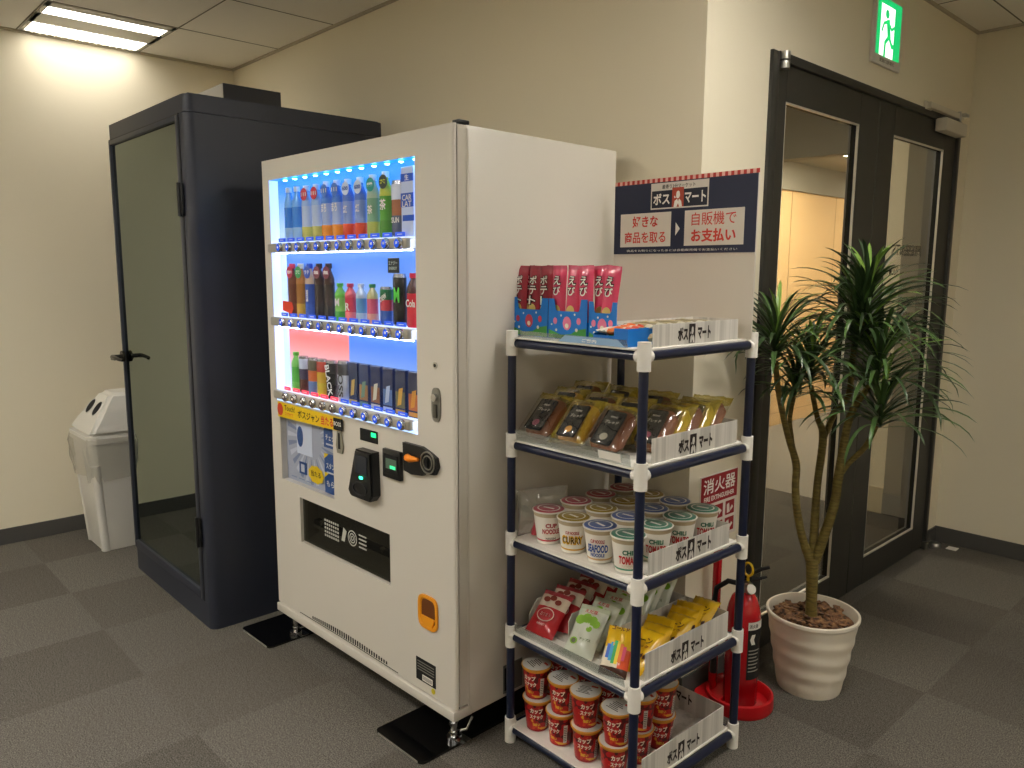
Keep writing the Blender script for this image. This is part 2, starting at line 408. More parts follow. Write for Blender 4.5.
MB().cyl((XD+.02, DY0+.062, DZ-.055), (XD+.02, DY0+.062, DZ-.03), .017, seg=20, material=M_silver).cyl((XD+.02, DY0+.062, DZ-.026), (XD+.02, DY0+.062, DZ-.0), .017, seg=20).box(XD, XD+.02, DY0+.05, DY0+.075, DZ-.05, DZ-.034).build('hinge', d1)
MB().cyl((XD+.02, DY1-.045, .008), (XD+.02, DY1-.045, .04), .017, seg=20, material=M_silver).box(XD, XD+.02, DY1-.055, DY1-.035, .012, .034).build('hinge', d2)
M_closer = mat('closer_paint', '#cfc8b6', .4)
cl = thing('door_closer', 'pale metal door closer at the top of the right glass door', 'door closer', (XD, 4.165, 2.138))
MB().box(.004, .055, -.15, .13, -.03, .028, .004, material=M_closer).build('body', cl)
MB().box(.012, .034, -.30, .14, .052, .078, .002, material=M_closer).box(.004, .018, -.31, -.24, .048, .082, .002).build('arm', cl)
MB().cyl((.035, .08, .026), (.03, .08, .085), .008, material=M_silver).box(.018, .05, .10, .16, .066, .08, .002).build('bracket', cl)
ms = thing('door_stop', 'small round metal door stop on the carpet by the right door', 'door stop', (XD+.035, 4.40, 0))
MB().lathe([(0, 0), (.032, 0), (.032, .012), (.026, .02), (0, .022)], mats=M_silver).build('base', ms)
tag(MB().box(XD+.09, XD+.14, 4.40, 4.45, 0, .004, .001, 1, M_cream).build('floor_marker'), 'small white square tile marker on the carpet in the door corner', 'floor marker')
# mirrored lettering film on the right pane
wl = MB(); add_text(wl, 'PRESENTS', (XD-.02, 3.86, 1.555), w=.34, h=.05, face=Matrix(((0, 0, 1), (-1, 0, 0), (0, 1, 0))), material=mat('window_lettering', '#5b574c', .8))
add_text(wl, 'ROOM', (XD-.02, 3.72, 1.46), w=.1, h=.04, face=Matrix(((0, 0, 1), (-1, 0, 0), (0, 1, 0))))
wl.build('window_lettering', d2, smooth=False, recalc=False)

# exit sign
ex = thing('exit_sign', 'green and white running-man exit sign on the wall above the double door', 'exit sign', (XD, 3.40, 2.418))
MB().box(0, .014, -.140, .140, -.132, .132, .003, material=mat('sign_case', '#d9d4cc', .5)).build('case', ex)
g_ = mat('exit_green', '#12a35f', .5, emit='#10b060', estr=.55); w_ = mat('exit_white', '#f0f4ee', .5, emit='#eef6ea', estr=.75)
fc = MB(); X = .0145
fc.quad((X, -.118, -.096), (X, .118, -.096), (X, .118, .124), (X, -.118, .124), material=g_)
X = .0150
fc.quad((X, -.085, -.096), (X, .050, -.096), (X, .050, .100), (X, -.085, .100), material=w_)
fc.build('face', ex, smooth=False, recalc=False)
rm = MB().m(g_); X = .0155
rm.lathe([(0, 0), (.016, 0)], (0, 0, 0), 16); 
for v in rm.bm.verts: v.co = Vector((X, -.012+v.co.x, .062+v.co.y))
def stroke(pts, w):
    for a, b in zip(pts, pts[1:]):
        a = Vector((X, a[0], a[1])); b = Vector((X, b[0], b[1])); d = (b-a).normalized(); n = Vector((0, -d.z, d.y))*w/2; a -= d*w*.3; b += d*w*.3
        rm.quad(a-n, a+n, b+n, b-n)
stroke([(-.002, .036), (.012, -.012)], .028); stroke([(.0, .038), (-.036, .026), (-.05, -.002)], .011); stroke([(.002, .036), (.03, .014), (.052, .026)], .011)
stroke([(.012, -.014), (-.018, -.04), (-.02, -.088)], .016); stroke([(.012, -.014), (.04, -.044), (.085, -.04)], .016)
for v in rm.bm.verts: v.co = Vector((v.co.x, v.co.y*1.15-.012, v.co.z*1.08))
rm.build('pictogram', ex, smooth=False, recalc=False)
sm = MB(); add_text(sm, '避難口誘導灯', (.0146, 0, -.113), w=.15, h=.016, face='+x', material=mat('grey_print', '#8d8880', .7)); sm.build('lettering', ex, smooth=False, recalc=False)

# ------------------------------------------------------------------ booth
BX, BY, BW, BD, BH = -2.998, 1.150, .945, .868, 2.100
bo = thing('glass_door_booth', 'tall dark grey steel booth with a full-height glass door', 'booth', (BX, BY, 0), -.0058)
sh = MB().m(M_navybooth)
def rounded_rect(x0, x1, y0, y1, r, n=6):
    pts = []
    for (cx, cy, a0) in ((x1-r, y0+r, -pi/2), (x1-r, y1-r, 0), (x0+r, y1-r, pi/2), (x0+r, y0+r, pi)):
        for k in range(n+1): a = a0+pi/2*k/n; pts.append((cx+r*cos(a), cy+r*sin(a)))
    return pts
# body: side walls and back (open front where the door sits), plinth and top band
rr = rounded_rect(-BW, 0, 0, BD, .035)
def ringwall(mb, pts, z0, z1, inner=.04):
    mb.prism([(x, y, z0) for x, y in pts], (0, 0, z1-z0))
ringwall(sh, rr, .0, .104)                         # plinth
ringwall(sh, rr, 2.030, BH-.006)                      # top band
sh.box(-BW+.02, -.02, .02, BD-.02, BH-.006, BH, material=M_navybooth)
right = [(x, y) for x, y in rr if x > -.066]
right = [( -.066, 0)] + [p for p in rr if p[0] >= -.036 and True] + [(-.066, BD)]
sh.prism([(x, y, .104) for x, y in right], (0, 0, 2.028-.104))
left = [(-BW+.045, BD)] + [p for p in rr if p[0] <= -BW+.036] + [(-BW+.022, 0), (-BW+.022, .045), (-BW+.045, .05)]
sh.prism([(x, y, .104) for x, y in left], (0, 0, 2.028-.104))
sh.box(-BW+.045, -.066, BD-.03, BD-.003, .104, 2.015)
sh.build('body', bo)
dr = MB().m(M_navybooth)
x0, x1 = -.928, -.070
dr.box(x0, x0+.018, -.004, .035, .108, 2.026, .003).box(x1-.03, x1, -.004, .035, .108, 2.026, .003).box(x0+.018, x1-.03, -.004, .035, .108, .146, .002).box(x0+.018, x1-.03, -.004, .035, 2.006, 2.026, .002)
door = dr.build('door', bo)
MB().box(x0+.016, x1-.028, .008, .016, .144, 2.008, material=M_boothglass).build('glass_pane', door, smooth=False)
MB().box(x1, x1+.006, -.002, .03, .108, 2.015, material=M_boothdark).box(x0, x1, -.002, .03, 2.026, 2.0300).build('door_seal', bo, smooth=False)
for z in (.403, 1.713):
    MB().box(x1-.012, x1+.022, -.012, -.003, z-.06, z+.06, .002, material=M_boothdark).cyl((x1+.004, -.014, z-.062), (x1+.004, -.014, z+.062), .008).build('hinge', door)
hm = MB().m(mat('dark_chrome', '#4b4a48', .25, .9))
hm.cyl((x0+.018, -.004, 1.045), (x0+.018, -.014, 1.045), .026, seg=24).cyl((x0+.018, -.014, 1.045), (x0+.018, -.055, 1.045), .010)
hm.tube([(x0+.018, -.052, 1.045), (x0+.05, -.056, 1.046), (x0+.13, -.056, 1.042), (x0+.15, -.048, 1.04)], [.011, .0095, .008, .006])
hm.tube([(x0+.018, .02, 1.045), (x0-.03, -.03, 1.03), (x0-.075, -.03, 1.026)], [.008, .008, .006])
hm.build('handle', door)
MB().box(-BW+.045, -.066, .3, .86, 1.95, 2.01, material=M_boothdark).build('ceiling_panel', bo, smooth=False)
fb = thing('ventilation_unit', 'low box unit lying on top of the dark booth', 'ventilation unit', (-3.21, 1.39, BH), -.0058)
MB().prism([(-.33, 0, 0), (0, 0, 0), (0, 0, .10), (-.33, 0, .10)], (0, .25, 0), mat('vent_grey', '#34353a', .5)).box(-.328, -.002, -.003, 0, .002, .098, material=mat('vent_lit_front', '#c9c6be', .5)).box(-.02, 0, .02, .27, 0, .035, .002, material=M_navybooth).build('housing', fb, smooth=False)  # front face coloured pale for the light falling on it

# ------------------------------------------------------------------ waste bin
M_bin = mat('bin_plastic', '#cfcdc6', .4)
bi = thing('waste_bin', 'tall white recycling bin with two round holes beside the booth', 'waste bin', (-4.40, 1.24, 0))
def loft(mb, secs, cap=True, material=None):
    """secs = [(z, x0, x1, y0, y1, r)] rounded rectangles"""
    if material: mb.m(material)
    rows = [[mb.bm.verts.new((x, y, z)) for x, y in rounded_rect(a, b, c, d, r, 4)] for (z, a, b, c, d, r) in secs]
    n = len(rows[0])
    for p, q in zip(rows, rows[1:]):
        for k in range(n): mb.bm.faces.new((p[k], p[(k+1) % n], q[(k+1) % n], q[k])).material_index = mb.cur
    if cap:
        mb.bm.faces.new(rows[0][::-1]).material_index = mb.cur; mb.bm.faces.new(rows[-1]).material_index = mb.cur
    return mb
b = MB(); loft(b, [(0, -.135, .135, -.14, .15, .04), (.02, -.14, .14, -.145, .155, .04), (.57, -.175, .17, -.185, .19, .05)], material=M_bin)
for x in (-.147, .147):   # corner ribs
    b.tube([(x*.80, -.124, .0), (x*.98, -.155, .46)], [.024, .026], 14)
b.build('body', bi)
bag = MB(); rnd = random.Random(3)
secs = [(.60, .187, .198), (.56, .192, .204), (.52, .190, .202), (.47, .187, .200), (.42, .180, .192), (.385, .176, .188)]
rows = []
for j, (z, hx_, hy_) in enumerate(secs):
    row = []
    base = []
    for a, bb in zip(rounded_rect(-hx_, hx_, -hy_, hy_, .06, 9), range(999)):
        k_ = 1 + (rnd.random()-.5)*.055*(j > 0)
        row.append(bag.bm.verts.new((a[0]*k_, a[1]*k_, z + (rnd.random()-.5)*(.012 if j < 5 else .05))))
    rows.append(row)
for p, q in zip(rows, rows[1:]):
    for k in range(len(p)): bag.bm.faces.new((p[k], p[(k+1) % len(p)], q[(k+1) % len(p)], q[k]))
M_bag = film('bin_liner', '#f6f6f2', .10, .2, .20, '#dcdad4')
bag.mats = [M_bag]; bag.build('liner_bag', bi)
lid = MB().m(M_bin)
loft(lid, [(.575, -.185, .185, -.195, .2, .05), (.615, -.185, .185, -.195, .2, .05)])
lidp = [(-.185, -.19, .615), (-.185, .195, .615), (-.11, .16, .80), (-.105, .02, .845), (-.12, -.01, .83)]
# hood: sloped front with holes, ridge, back
H = [(-.183, -.185, .612), (.183, -.185, .612), (.183, .19, .612), (-.183, .19, .612)]
T = [(-.085, -.045, .815), (.085, -.045, .815), (.10, .12, .815), (-.10, .12, .815)]
mid = [(-.18, -.16, .66), (.18, -.16, .66), (.18, .185, .66), (-.18, .185, .66)]
hm_ = bmesh.new()
rows = [[hm_.verts.new(p) for p in L] for L in (H, mid, T)]
for p, q in zip(rows, rows[1:]):
    for k in range(4): hm_.faces.new((p[k], p[(k+1) % 4], q[(k+1) % 4], q[k]))
hm_.faces.new(rows[-1]); hm_.faces.new(rows[0][::-1])
bmesh.ops.recalc_face_normals(hm_, faces=hm_.faces[:])
bmesh.ops.bevel(hm_, geom=hm_.edges[:], offset=.018, segments=3, affect='EDGES')
me_ = bpy.data.meshes.new('tmp'); hm_.to_mesh(me_); hm_.free(); lid.bm.from_mesh(me_); bpy.data.meshes.remove(me_)
lo = lid.build('lid', bi)
nrm = Vector((0, -(.815-.66), (.16-.045))).normalized(); hole = MB()
upv = Vector((0, .115, .155)).normalized()
for x in (-.062, .052):
    c = Vector((x, -.1025, .7375)) + nrm*.002
    hole.m(M_bin); pts = []
    for k in range(24):
        a = 2*pi*k/24; pts.append(c + Vector((1, 0, 0))*.040*cos(a) + upv*.040*sin(a))
    hole.m(M_darkgap); hole.bm.faces.new([hole.bm.verts.new(p) for p in pts]).material_index = hole.cur
    hole.m(M_bin); 
    for k in range(24):
        a, a2 = 2*pi*k/24, 2*pi*(k+1)/24
        f_ = lambda r, an, o_: c + Vector((1, 0, 0))*r*cos(an) + upv*r*sin(an) + nrm*o_
        hole.quad(f_(.040, a, 0), f_(.040, a2, 0), f_(.043, a2, .003), f_(.043, a, .003)); hole.quad(f_(.043, a, .003), f_(.043, a2, .003), f_(.046, a2, -.003), f_(.046, a, -.003))
hole.build('opening', lo, recalc=False)

# ------------------------------------------------------------------ vending machine
MX, MY, MA = -2.773, 1.331, .0204
ma = thing('vending_machine', 'large white drink vending machine with lit display window', 'vending machine', (MX, MY, 0), MA)
MW, MD, MZ0, MZ1, DT = 1.092, .70, .118, 1.843, .042
c_, s_ = cos(MA), sin(MA)
def mw(u, v, z): return (MX + c_*u - s_*v, MY + s_*u + c_*v, z)
bd = MB().m(M_white)    # cabinet shell, open at the front
bd.box(0, .02, DT+.004, MD, MZ0+.02, MZ1, 0).box(MW-.02, MW, DT+.004, MD, MZ0, MZ1, .004).box(.02, MW-.02, DT+.004, MD, MZ1-.02, MZ1).box(.02, MW-.02, MD-.02, MD, MZ0+.02, MZ1-.02).box(.0, MW-.02, DT-.0, MD, MZ0, MZ0+.03)
bd.build('cabinet', ma)
MB().box(.004, MW+.0, -.010, DT+.02, MZ0, MZ0+.030, .002, material=M_white).build('base_rail', ma)
# front door with openings
def holed(mb, u0, u1, z0, z1, holes, v, depth):
    us = sorted({u0, u1} | {h[0] for h in holes} | {h[1] for h in holes}); zs = sorted({z0, z1} | {h[2] for h in holes} | {h[3] for h in holes})
    for a, b in zip(us, us[1:]):
        for c, d in zip(zs, zs[1:]):
            if any(h[0] <= (a+b)/2 <= h[1] and h[2] <= (c+d)/2 <= h[3] for h in holes): continue
            mb.quad((a, v, c), (b, v, c), (b, v, d), (a, v, d))
    for (a, b, c, d) in holes:
        w = v+depth
        mb.quad((a, v, c), (a, v, d), (a, w, d), (a, w, c)); mb.quad((b, v, c), (b, w, c), (b, w, d), (b, v, d))
        mb.quad((a, v, c), (a, w, c), (b, w, c), (b, v, c)); mb.quad((a, v, d), (b, v, d), (b, w, d), (a, w, d))
    w = v+DT
    r_ = .01
    mb.quad((u1, v+r_, z0), (u1, w, z0), (u1, w, z1), (u1, v+r_, z1)); mb.quad((u0, v, z0), (u0, v, z1), (u0, w, z1), (u0, w, z0))
    mb.quad((u0, v, z1), (u1, v+r_, z1), (u1, w, z1), (u0, w, z1)); mb.quad((u0, v, z0), (u0, w, z0), (u1, w, z0), (u1, v+r_, z0))
WIN = (.050, .920, .965, 1.772); AD = (.068, .440, .662, .955); SLOT = (.197, .766, .445, .617); COIN = (.925, .985, .375, .470)
md = MB().m(M_white); holed(md, .002, MW-.010, MZ0+.034, MZ1, [WIN, AD, SLOT], 0, .03)
# rounded right edge of the door
md.m(M_white)
pr_ = None
for k in range(5):
    a = -pi/2 + pi/2*k/4; p = (MW-.010+.010*cos(a), .010+.010*sin(a))
    if pr_: md.quad((pr_[0], pr_[1], MZ0+.034), (p[0], p[1], MZ0+.034), (p[0], p[1], MZ1), (pr_[0], pr_[1], MZ1))
    pr_ = p
door = md.build('front_door', ma, recalc=False)
MB().box(.93, MW-.03, DT-.01, DT+.004, MZ0+.03, MZ1-.004, material=M_darkgap).box(.01, .93, DT-.005, DT+.004, MZ0+.03, .43).box(.01, .93, DT-.005, DT+.004, MZ1-.06, MZ1-.004).box(.004, MW-.008, .006, .02, MZ0+.028, MZ0+.036).build('door_gasket', ma, smooth=False)
# cut the gasket away behind the openings is unnecessary: recesses are built in front of it
# display window interior
def ramp_mat(name, top, bottom, strength, z0, z1, mid=.55):
    m = mat(name, '#ffffff', .6); n, l = nodes(m); b = n['Principled BSDF']
    tc = n.new('ShaderNodeTexCoord'); sp = n.new('ShaderNodeSeparateXYZ'); mr = n.new('ShaderNodeMapRange'); r = n.new('ShaderNodeValToRGB')
    mr.inputs['From Min'].default_value = z0; mr.inputs['From Max'].default_value = z1
    l.new(tc.outputs['Object'], sp.inputs[0]); l.new(sp.outputs['Z'], mr.inputs[0]); l.new(mr.outputs[0], r.inputs[0])
    r.color_ramp.elements[0].position = .12; r.color_ramp.elements[0].color = lin(bottom); r.color_ramp.elements[1].position = .8; r.color_ramp.elements[1].color = lin(top)
    l.new(r.outputs[0], b.inputs['Emission Color']); b.inputs['Base Color'].default_value = lin('#4a5870'); b.inputs['Emission Strength'].default_value = strength
    return m
VD = .036
M_bl = mat('backlight_pale', '#c8d8f4', .5, emit='#9fbcf0', estr=.34)
M_r1 = ramp_mat('backlight_row_one', '#1f80e0', '#a8c4f0', .55, 1.555, 1.775)
M_r2 = ramp_mat('backlight_blue_print', '#0068d4', '#a4c0ea', .5, 1.29, 1.53)
M_r3 = ramp_mat('backlight_orange_print', '#ee5a1c', '#d6c6cc', .55, 1.04, 1.25)
M_r3b = ramp_mat('backlight_blue_print_low', '#0064d4', '#a4c0ea', .5, 1.04, 1.25)
wb = MB()
wb.quad((WIN[0], VD, 1.53), (WIN[1], VD, 1.53), (WIN[1], VD, WIN[3]), (WIN[0], VD, WIN[3]), material=M_r1)
wb.quad((WIN[0], VD, 1.26), (WIN[0]+.045, VD, 1.26), (WIN[0]+.045, VD, 1.53), (WIN[0], VD, 1.53), material=M_bl)
wb.quad((WIN[0]+.045, VD, 1.26), (WIN[1], VD, 1.26), (WIN[1], VD, 1.53), (WIN[0]+.045, VD, 1.53), material=M_r2)
wb.quad((WIN[0], VD, WIN[2]), (WIN[0]+.045, VD, WIN[2]), (WIN[0]+.045, VD, 1.26), (WIN[0], VD, 1.26), material=M_bl)
wb.quad((WIN[0]+.045, VD, WIN[2]), (.50, VD, WIN[2]), (.50, VD, 1.26), (WIN[0]+.045, VD, 1.26), material=M_r3)
wb.quad((.50, VD, WIN[2]), (WIN[1], VD, WIN[2]), (WIN[1], VD, 1.26), (.50, VD, 1.26), material=M_r3b)
M_glow = mat('window_edge_light', '#d8e6ff', .5, emit='#b4d0ff', estr=.5)
wb.quad((WIN[0]+.0005, 0.001, WIN[2]), (WIN[0]+.0005, VD, WIN[2]), (WIN[0]+.0005, VD, WIN[3]), (WIN[0]+.0005, 0.001, WIN[3]), material=M_glow)
wb.quad((WIN[1]-.0005, 0.001, WIN[2]), (WIN[1]-.0005, VD, WIN[2]), (WIN[1]-.0005, VD, WIN[3]), (WIN[1]-.0005, 0.001, WIN[3]))
wb.quad((WIN[0], 0.001, WIN[3]-.0005), (WIN[1], 0.001, WIN[3]-.0005), (WIN[1], VD, WIN[3]-.0005), (WIN[0], VD, WIN[3]-.0005), material=mat('window_head_blue', '#1c7fd8', .4, emit='#1a86e8', estr=.4))
wb.quad((WIN[0], 0.001, WIN[2]+.0005), (WIN[1], 0.001, WIN[2]+.0005), (WIN[1], VD, WIN[2]+.0005), (WIN[0], VD, WIN[2]+.0005), material=M_glow)
wb.build('backlight_panel', ma, smooth=False, recalc=False)
ld = MB().m(mat('led_spot', '#ffffff', .3, emit='#8feaff', estr=9))
for k in range(12): ld.lathe([(0, -.0045), (.006, -.003), (.008, 0)], (WIN[0]+.10+k*.069, .012, WIN[3]-.006), 10)
ld.build('led_row', ma)
M_bar = mat('button_bar', '#a9a598', .35, .2); M_chrome = mat('chrome', '#c8c8c8', .12, 1)
M_bblue = mat('button_blue', '#1d46b0', .2, emit='#1e50d8', estr=.35); M_bred = mat('button_silver', '#7a6a6a', .2, .4)
M_tagb = mat('tag_blue', '#1f4fc0', .4, emit='#2050c8', estr=.35); M_tagr = mat('tag_red', '#e03850', .4, emit='#e83c58', estr=.5)
ROWZ = (1.529, 1.263, .990)
btn0 = {}
for ri, z in enumerate(ROWZ):
    MB().box(WIN[0]+.001, WIN[1]-.022, -.016, VD-.001, z-.016, z+.016, .006, 3, M_bar).build('button_bar', ma)
    MB().box(WIN[1]-.022, WIN[1]-.001, -.004, VD-.001, z-.013, z+.013, .003, 2, mat('bar_end', '#e6edf8', .3, emit='#dbe8ff', estr=.3)).build('bar_end', ma)
    MB().box(WIN[0]+.001, WIN[1]-.001, .001, VD-.001, z+.016, z+.020, material=mat('ledge', '#d5deee', .3, emit='#c0d4fa', estr=.4)).build('product_ledge', ma, smooth=False)
    for k in range(12):
        u = .152 + k*.0648
        red = ri == 2 and k < 6
        if red not in btn0:
            bt = MB(); bt.lathe([(.0170, 0), (.0170, .005), (.0150, .0095), (.0125, .0115)], (0, 0, 0), 20, mats=M_chrome); bt.lathe([(.0125, .0115), (.008, .0135), (0, .0145)], (0, 0, 0), 20, mats=M_bred if red else M_bblue)
            bt.box(.000, .007, -.002, .005, .0125, .0148, material=M_text_white)
            for v in bt.bm.verts: v.co = Vector((v.co.x, -v.co.z, v.co.y))
            btn0[red] = bt.build('select_button', ma, loc=(u, -.016, z))
            tg = MB().box(-.0235, .0235, -.002, 0, -.0065, .0065, .002, 2, M_tagr if red else M_tagb); tg.m(M_text_white).box(-.012, .012, -.0025, -.002, -.001, .001)
            btn0[(red, 't')] = tg.build('price_tag', ma, loc=(u-.020, .002, z+.0275))
        else:
            dup(btn0[red], (u, -.016, z), parent=ma); dup(btn0[(red, 't')], (u-.020, .002, z+.0275), parent=ma)
M_strip = mat('added_light_strip', '#ffffff', .4, emit='#e6efff', estr=12)  # glowing strips added under the button bars to brighten the drinks
for z in (ROWZ[0]-.0195, ROWZ[1]-.0195):
    MB().box(WIN[0]+.03, WIN[1]-.02, .0025, .0065, z-.001, z+.0015, material=M_strip).build('added_light_strip', ma, smooth=False)
for u in (WIN[0]+.004, WIN[1]-.006):
    for z0, z1 in ((ROWZ[0]+.025, WIN[3]-.015), (ROWZ[1]+.025, ROWZ[0]-.025), (ROWZ[2]+.025, ROWZ[1]-.025)): pass
for (z0, z1) in ((ROWZ[0]+.02, WIN[3]-.001), (ROWZ[1]+.02, ROWZ[0]-.018), (ROWZ[2]+.02, ROWZ[1]-.018)):
    MB().box(WIN[0]+.001, WIN[1]-.001, -.0005, .0008, z0, z1, material=M_winglass).build('window_glass', ma, smooth=False)
# advertisement recess and poster
po = MB()
po.m(mat('poster_silver', '#a7acb8', .5)).box(AD[0]+.001, AD[1]-.001, .024, .028, AD[2]+.001, AD[3]-.001)
po.build('poster', ma, smooth=False)
pp = MB(); V_ = .0235
M_pw = mat('poster_white', '#c4c8d0', .5); M_pb = mat('poster_blue', '#1e4a86', .5); M_py = mat('banner_yellow', '#e8c410', .5); M_pbl = mat('poster_ray', '#7d88a4', .5)
cx, cz = .25, .84
for k in range(28):
    a = 2*pi*k/28; r0, r1 = .075, .17
    p = []
    for (r, da) in ((r0, -.02), (r1, -.06), (r1, .06), (r0, .02)):
        x = min(max(cx+r*cos(a+da), AD[0]+.006), AD[1]-.006); z = min(max(cz+r*sin(a+da), AD[2]+.006), AD[3]-.006); p.append((x, V_, z))
    try: pp.quad(*p, material=M_pbl if k % 2 else M_pw)
    except Exception: pass
pp.box(.15, .26, V_-.0015, V_-.0006, .775, .905, .0, material=mat('poster_card', '#d5dde8', .5))
pp.lathe([(0, 0), (.028, 0)], (0, 0, 0), 20, mats=M_pb)
pv = pp.bm.verts[:][-21:]
for v in pv: v.co = Vector((.175+v.co.x*.8, V_-.002, .84+v.co.y*1.4))
for zz, zh in ((.83, .095), (.728, .09), (.664, .085)):
    pp.box(.345, AD[1]-.002, V_-.003, V_-.001, zz, zz+zh-.01, material=M_pb)
    pp.quad((.345, V_-.0034, zz+zh-.03), (.345, V_-.0034, zz+zh-.01), (.375, V_-.0034, zz+zh-.01), material=M_py)
for s, z in (('チェック', .868), ('スタンプ', .765), ('もらう', .70)): add_text(pp, s, (.395, V_-.0036, z), w=.075, h=.022, material=M_text_white)
for z in (.84, .737): pp.box(.36, .42, V_-.0036, V_-.0032, z, z+.006, material=M_pw)
pp.lathe([(0, 0), (.05, 0)], (0, 0, 0), 18, mats=M_py)
for k, v in enumerate(pp.bm.verts[:][-19:]): 
    q = 1.0 + (.12 if k % 2 else 0); v.co = Vector((.285+v.co.x*q, V_-.004, .715+v.co.y*.62*q))
add_text(pp, '当たる', (.285, V_-.0046, .718), w=.07, h=.022, material=M_text_dark)
pp.box(.165, .215, V_-.003, V_-.001, .70, .745, material=M_pb).box(.178, .202, V_-.0035, V_-.003, .708, .737, material=M_pw)
for k in range(3): pp.box(.10+k*.055, .14+k*.055, V_-.0012, V_-.0006, .676, .679, material=M_pbl)
pp.build('poster_print', ma, smooth=False, recalc=False)
MB().box(AD[0], AD[1], .004, .006, AD[2], AD[3]-.03, material=M_winglass).build('poster_cover', ma, smooth=False)
bnr = MB(); bnr.prism([(.064, -.006, .905), (.50, -.006, .912), (.505, -.006, .958), (.066, -.006, .962)], (0, .004, 0), M_py)
bnr.lathe([(0, 0), (.022, 0)], (0, 0, 0), 12, mats=mat('banner_red', '#c23a20', .5))
for v in bnr.bm.verts[:][-13:]: v.co = Vector((.085+v.co.x, -.0068, .935+v.co.y*1.1))
add_text(bnr, 'Touch!', (.155, -.0066, .945), w=.075, h=.02, material=M_text_dark); add_text(bnr, 'スマホで', (.15, -.0066, .922), w=.06, h=.013, material=M_text_red)
add_text(bnr, 'ボスジャン', (.29, -.0066, .934), w=.15, h=.03, material=M_text_dark, bold=.02); add_text(bnr, '当たる!', (.42, -.0066, .935), w=.09, h=.032, material=M_text_red, bold=.03)
bnr.box(.462, .515, -.010, -.006, .915, .955, .0, material=M_darkgap)
add_text(bnr, 'BOSS', (.488, -.0106, .937), w=.045, h=.014, material=M_text_white)
bnr.build('yellow_banner', ma, smooth=False, recalc=False)
js = MB(); js.prism([(.478, -.006, .914), (.50, -.006, .914), (.512, -.006, .86), (.505, -.006, .835), (.475, -.006, .835), (.468, -.006, .86)], (0, .004, 0), mat('jacket_grey', '#8c8878', .6))
js.prism([(.484, -.0065, .905), (.495, -.0065, .905), (.497, -.0065, .85), (.482, -.0065, .85)], (0, .0004, 0), M_darkgap)
js.build('jacket_sticker', ma, smooth=False)
# delivery slot
M_flap = glasspane('flap_smoke', '#b4b4ae', .02, 0, fk=.5); M_slotin = mat('slot_grey', '#a5a39b', .5)
sl = MB().m(M_slotin); a, b_, c, d = SLOT; w = .075
sl.quad((a, .03, c), (a, .03, d), (a, w, d), (a, w, c)); sl.quad((b_, .03, c), (b_, w, c), (b_, w, d), (b_, .03, d)); sl.quad((a, .03, c), (a, w, c+.02), (b_, w, c+.02), (b_, .03, c)); sl.quad((a, .03, d), (b_, .03, d), (b_, w, d), (a, w, d)); sl.quad((a, w, c), (b_, w, c), (b_, w, d), (a, w, d))
sl.box(a+.01, b_-.01, .045, .065, c+.050, c+.060, material=M_bar).box(a+.01, b_-.01, .05, .073, c+.06, c+.078, material=M_darkgap).cyl((a+.06, .05, c+.075), (a+.06, .06, c+.075), .01, material=M_bar).cyl((b_-.12, .05, c+.075), (b_-.12, .06, c+.075), .01)
sl.build('delivery_slot', ma, smooth=False, recalc=False)
fl = MB().box(a+.004, b_-.004, .010, .014, c+.004, d-.004, material=M_flap); fo = fl.build('slot_flap', ma, smooth=False)
fp = MB().m(mat('flap_print', '#b9b8b0', .6))
for j in range(5):
    for k in range(7): fp.box(a+.155+k*.014, a+.164+k*.014, .0092, .0098, d-.055-j*.014, d-.047-j*.014)
for r0 in (.028, .018, .009):
    for k in range(20):
        t0, t1 = 2*pi*k/20, 2*pi*(k+1)/20; q = lambda r, t: (a+.335+r*cos(t), .0095, d-.075+r*sin(t)); fp.quad(q(r0, t0), q(r0, t1), q(r0-.004, t1), q(r0-.004, t0))
fp.prism([(a+.265, .0092, d-.10), (a+.285, .0092, d-.10), (a+.30, .0092, d-.06), (a+.28, .0092, d-.05)], (0, .0004, 0))
for j in range(4): fp.box(a+.375, a+.42, .0092, .0098, d-.055-j*.014, d-.050-j*.014)
fp.build('printed_notice', fo, smooth=False, recalc=False)
# payment units
MB().box(.614, .712, -.004, 0, .902, .942, .001, 1, M_darkgap).box(.680, .706, -.005, -.004, .922, .936, material=mat('led_green', '#10c060', .4, emit='#18e070', estr=1.2)).build('amount_display', ma, smooth=False)
rdm = MB().m(M_black)
rdm.prism([(.625, -.034, .878), (.716, -.034, .878), (.720, -.034, .735), (.700, -.034, .714), (.592, -.034, .714), (.578, -.034, .735)], (0, .034, 0))
bmesh.ops.bevel(rdm.bm, geom=[e for e in rdm.bm.edges if abs(e.verts[0].co.y+.034) < 1e-4 and abs(e.verts[1].co.y+.034) < 1e-4], offset=.006, segments=2, affect='EDGES')
rdm.build('card_reader', ma)
rd2 = MB().box(.632, .698, -.0365, -.034, .800, .862, .001, 1, mat('screen_grey', '#2c3038', .15))\
    .box(.655, .670, -.0375, -.034, .785, .793, material=mat('led_green2', '#20d080', .4, emit='#30f0a0', estr=2.5))
rd2.lathe([(.042, 0), (.042, .003), (.034, .003), (.034, 0)], (0, 0, 0), 24, mats=mat('reader_ring', '#26282c', .4))
for v in rd2.bm.verts[-96:]: v.co = Vector((.652+v.co.x, -.034-v.co.z, .750+v.co.y*.55))
rd2.build('reader_screen', ma, smooth=False)
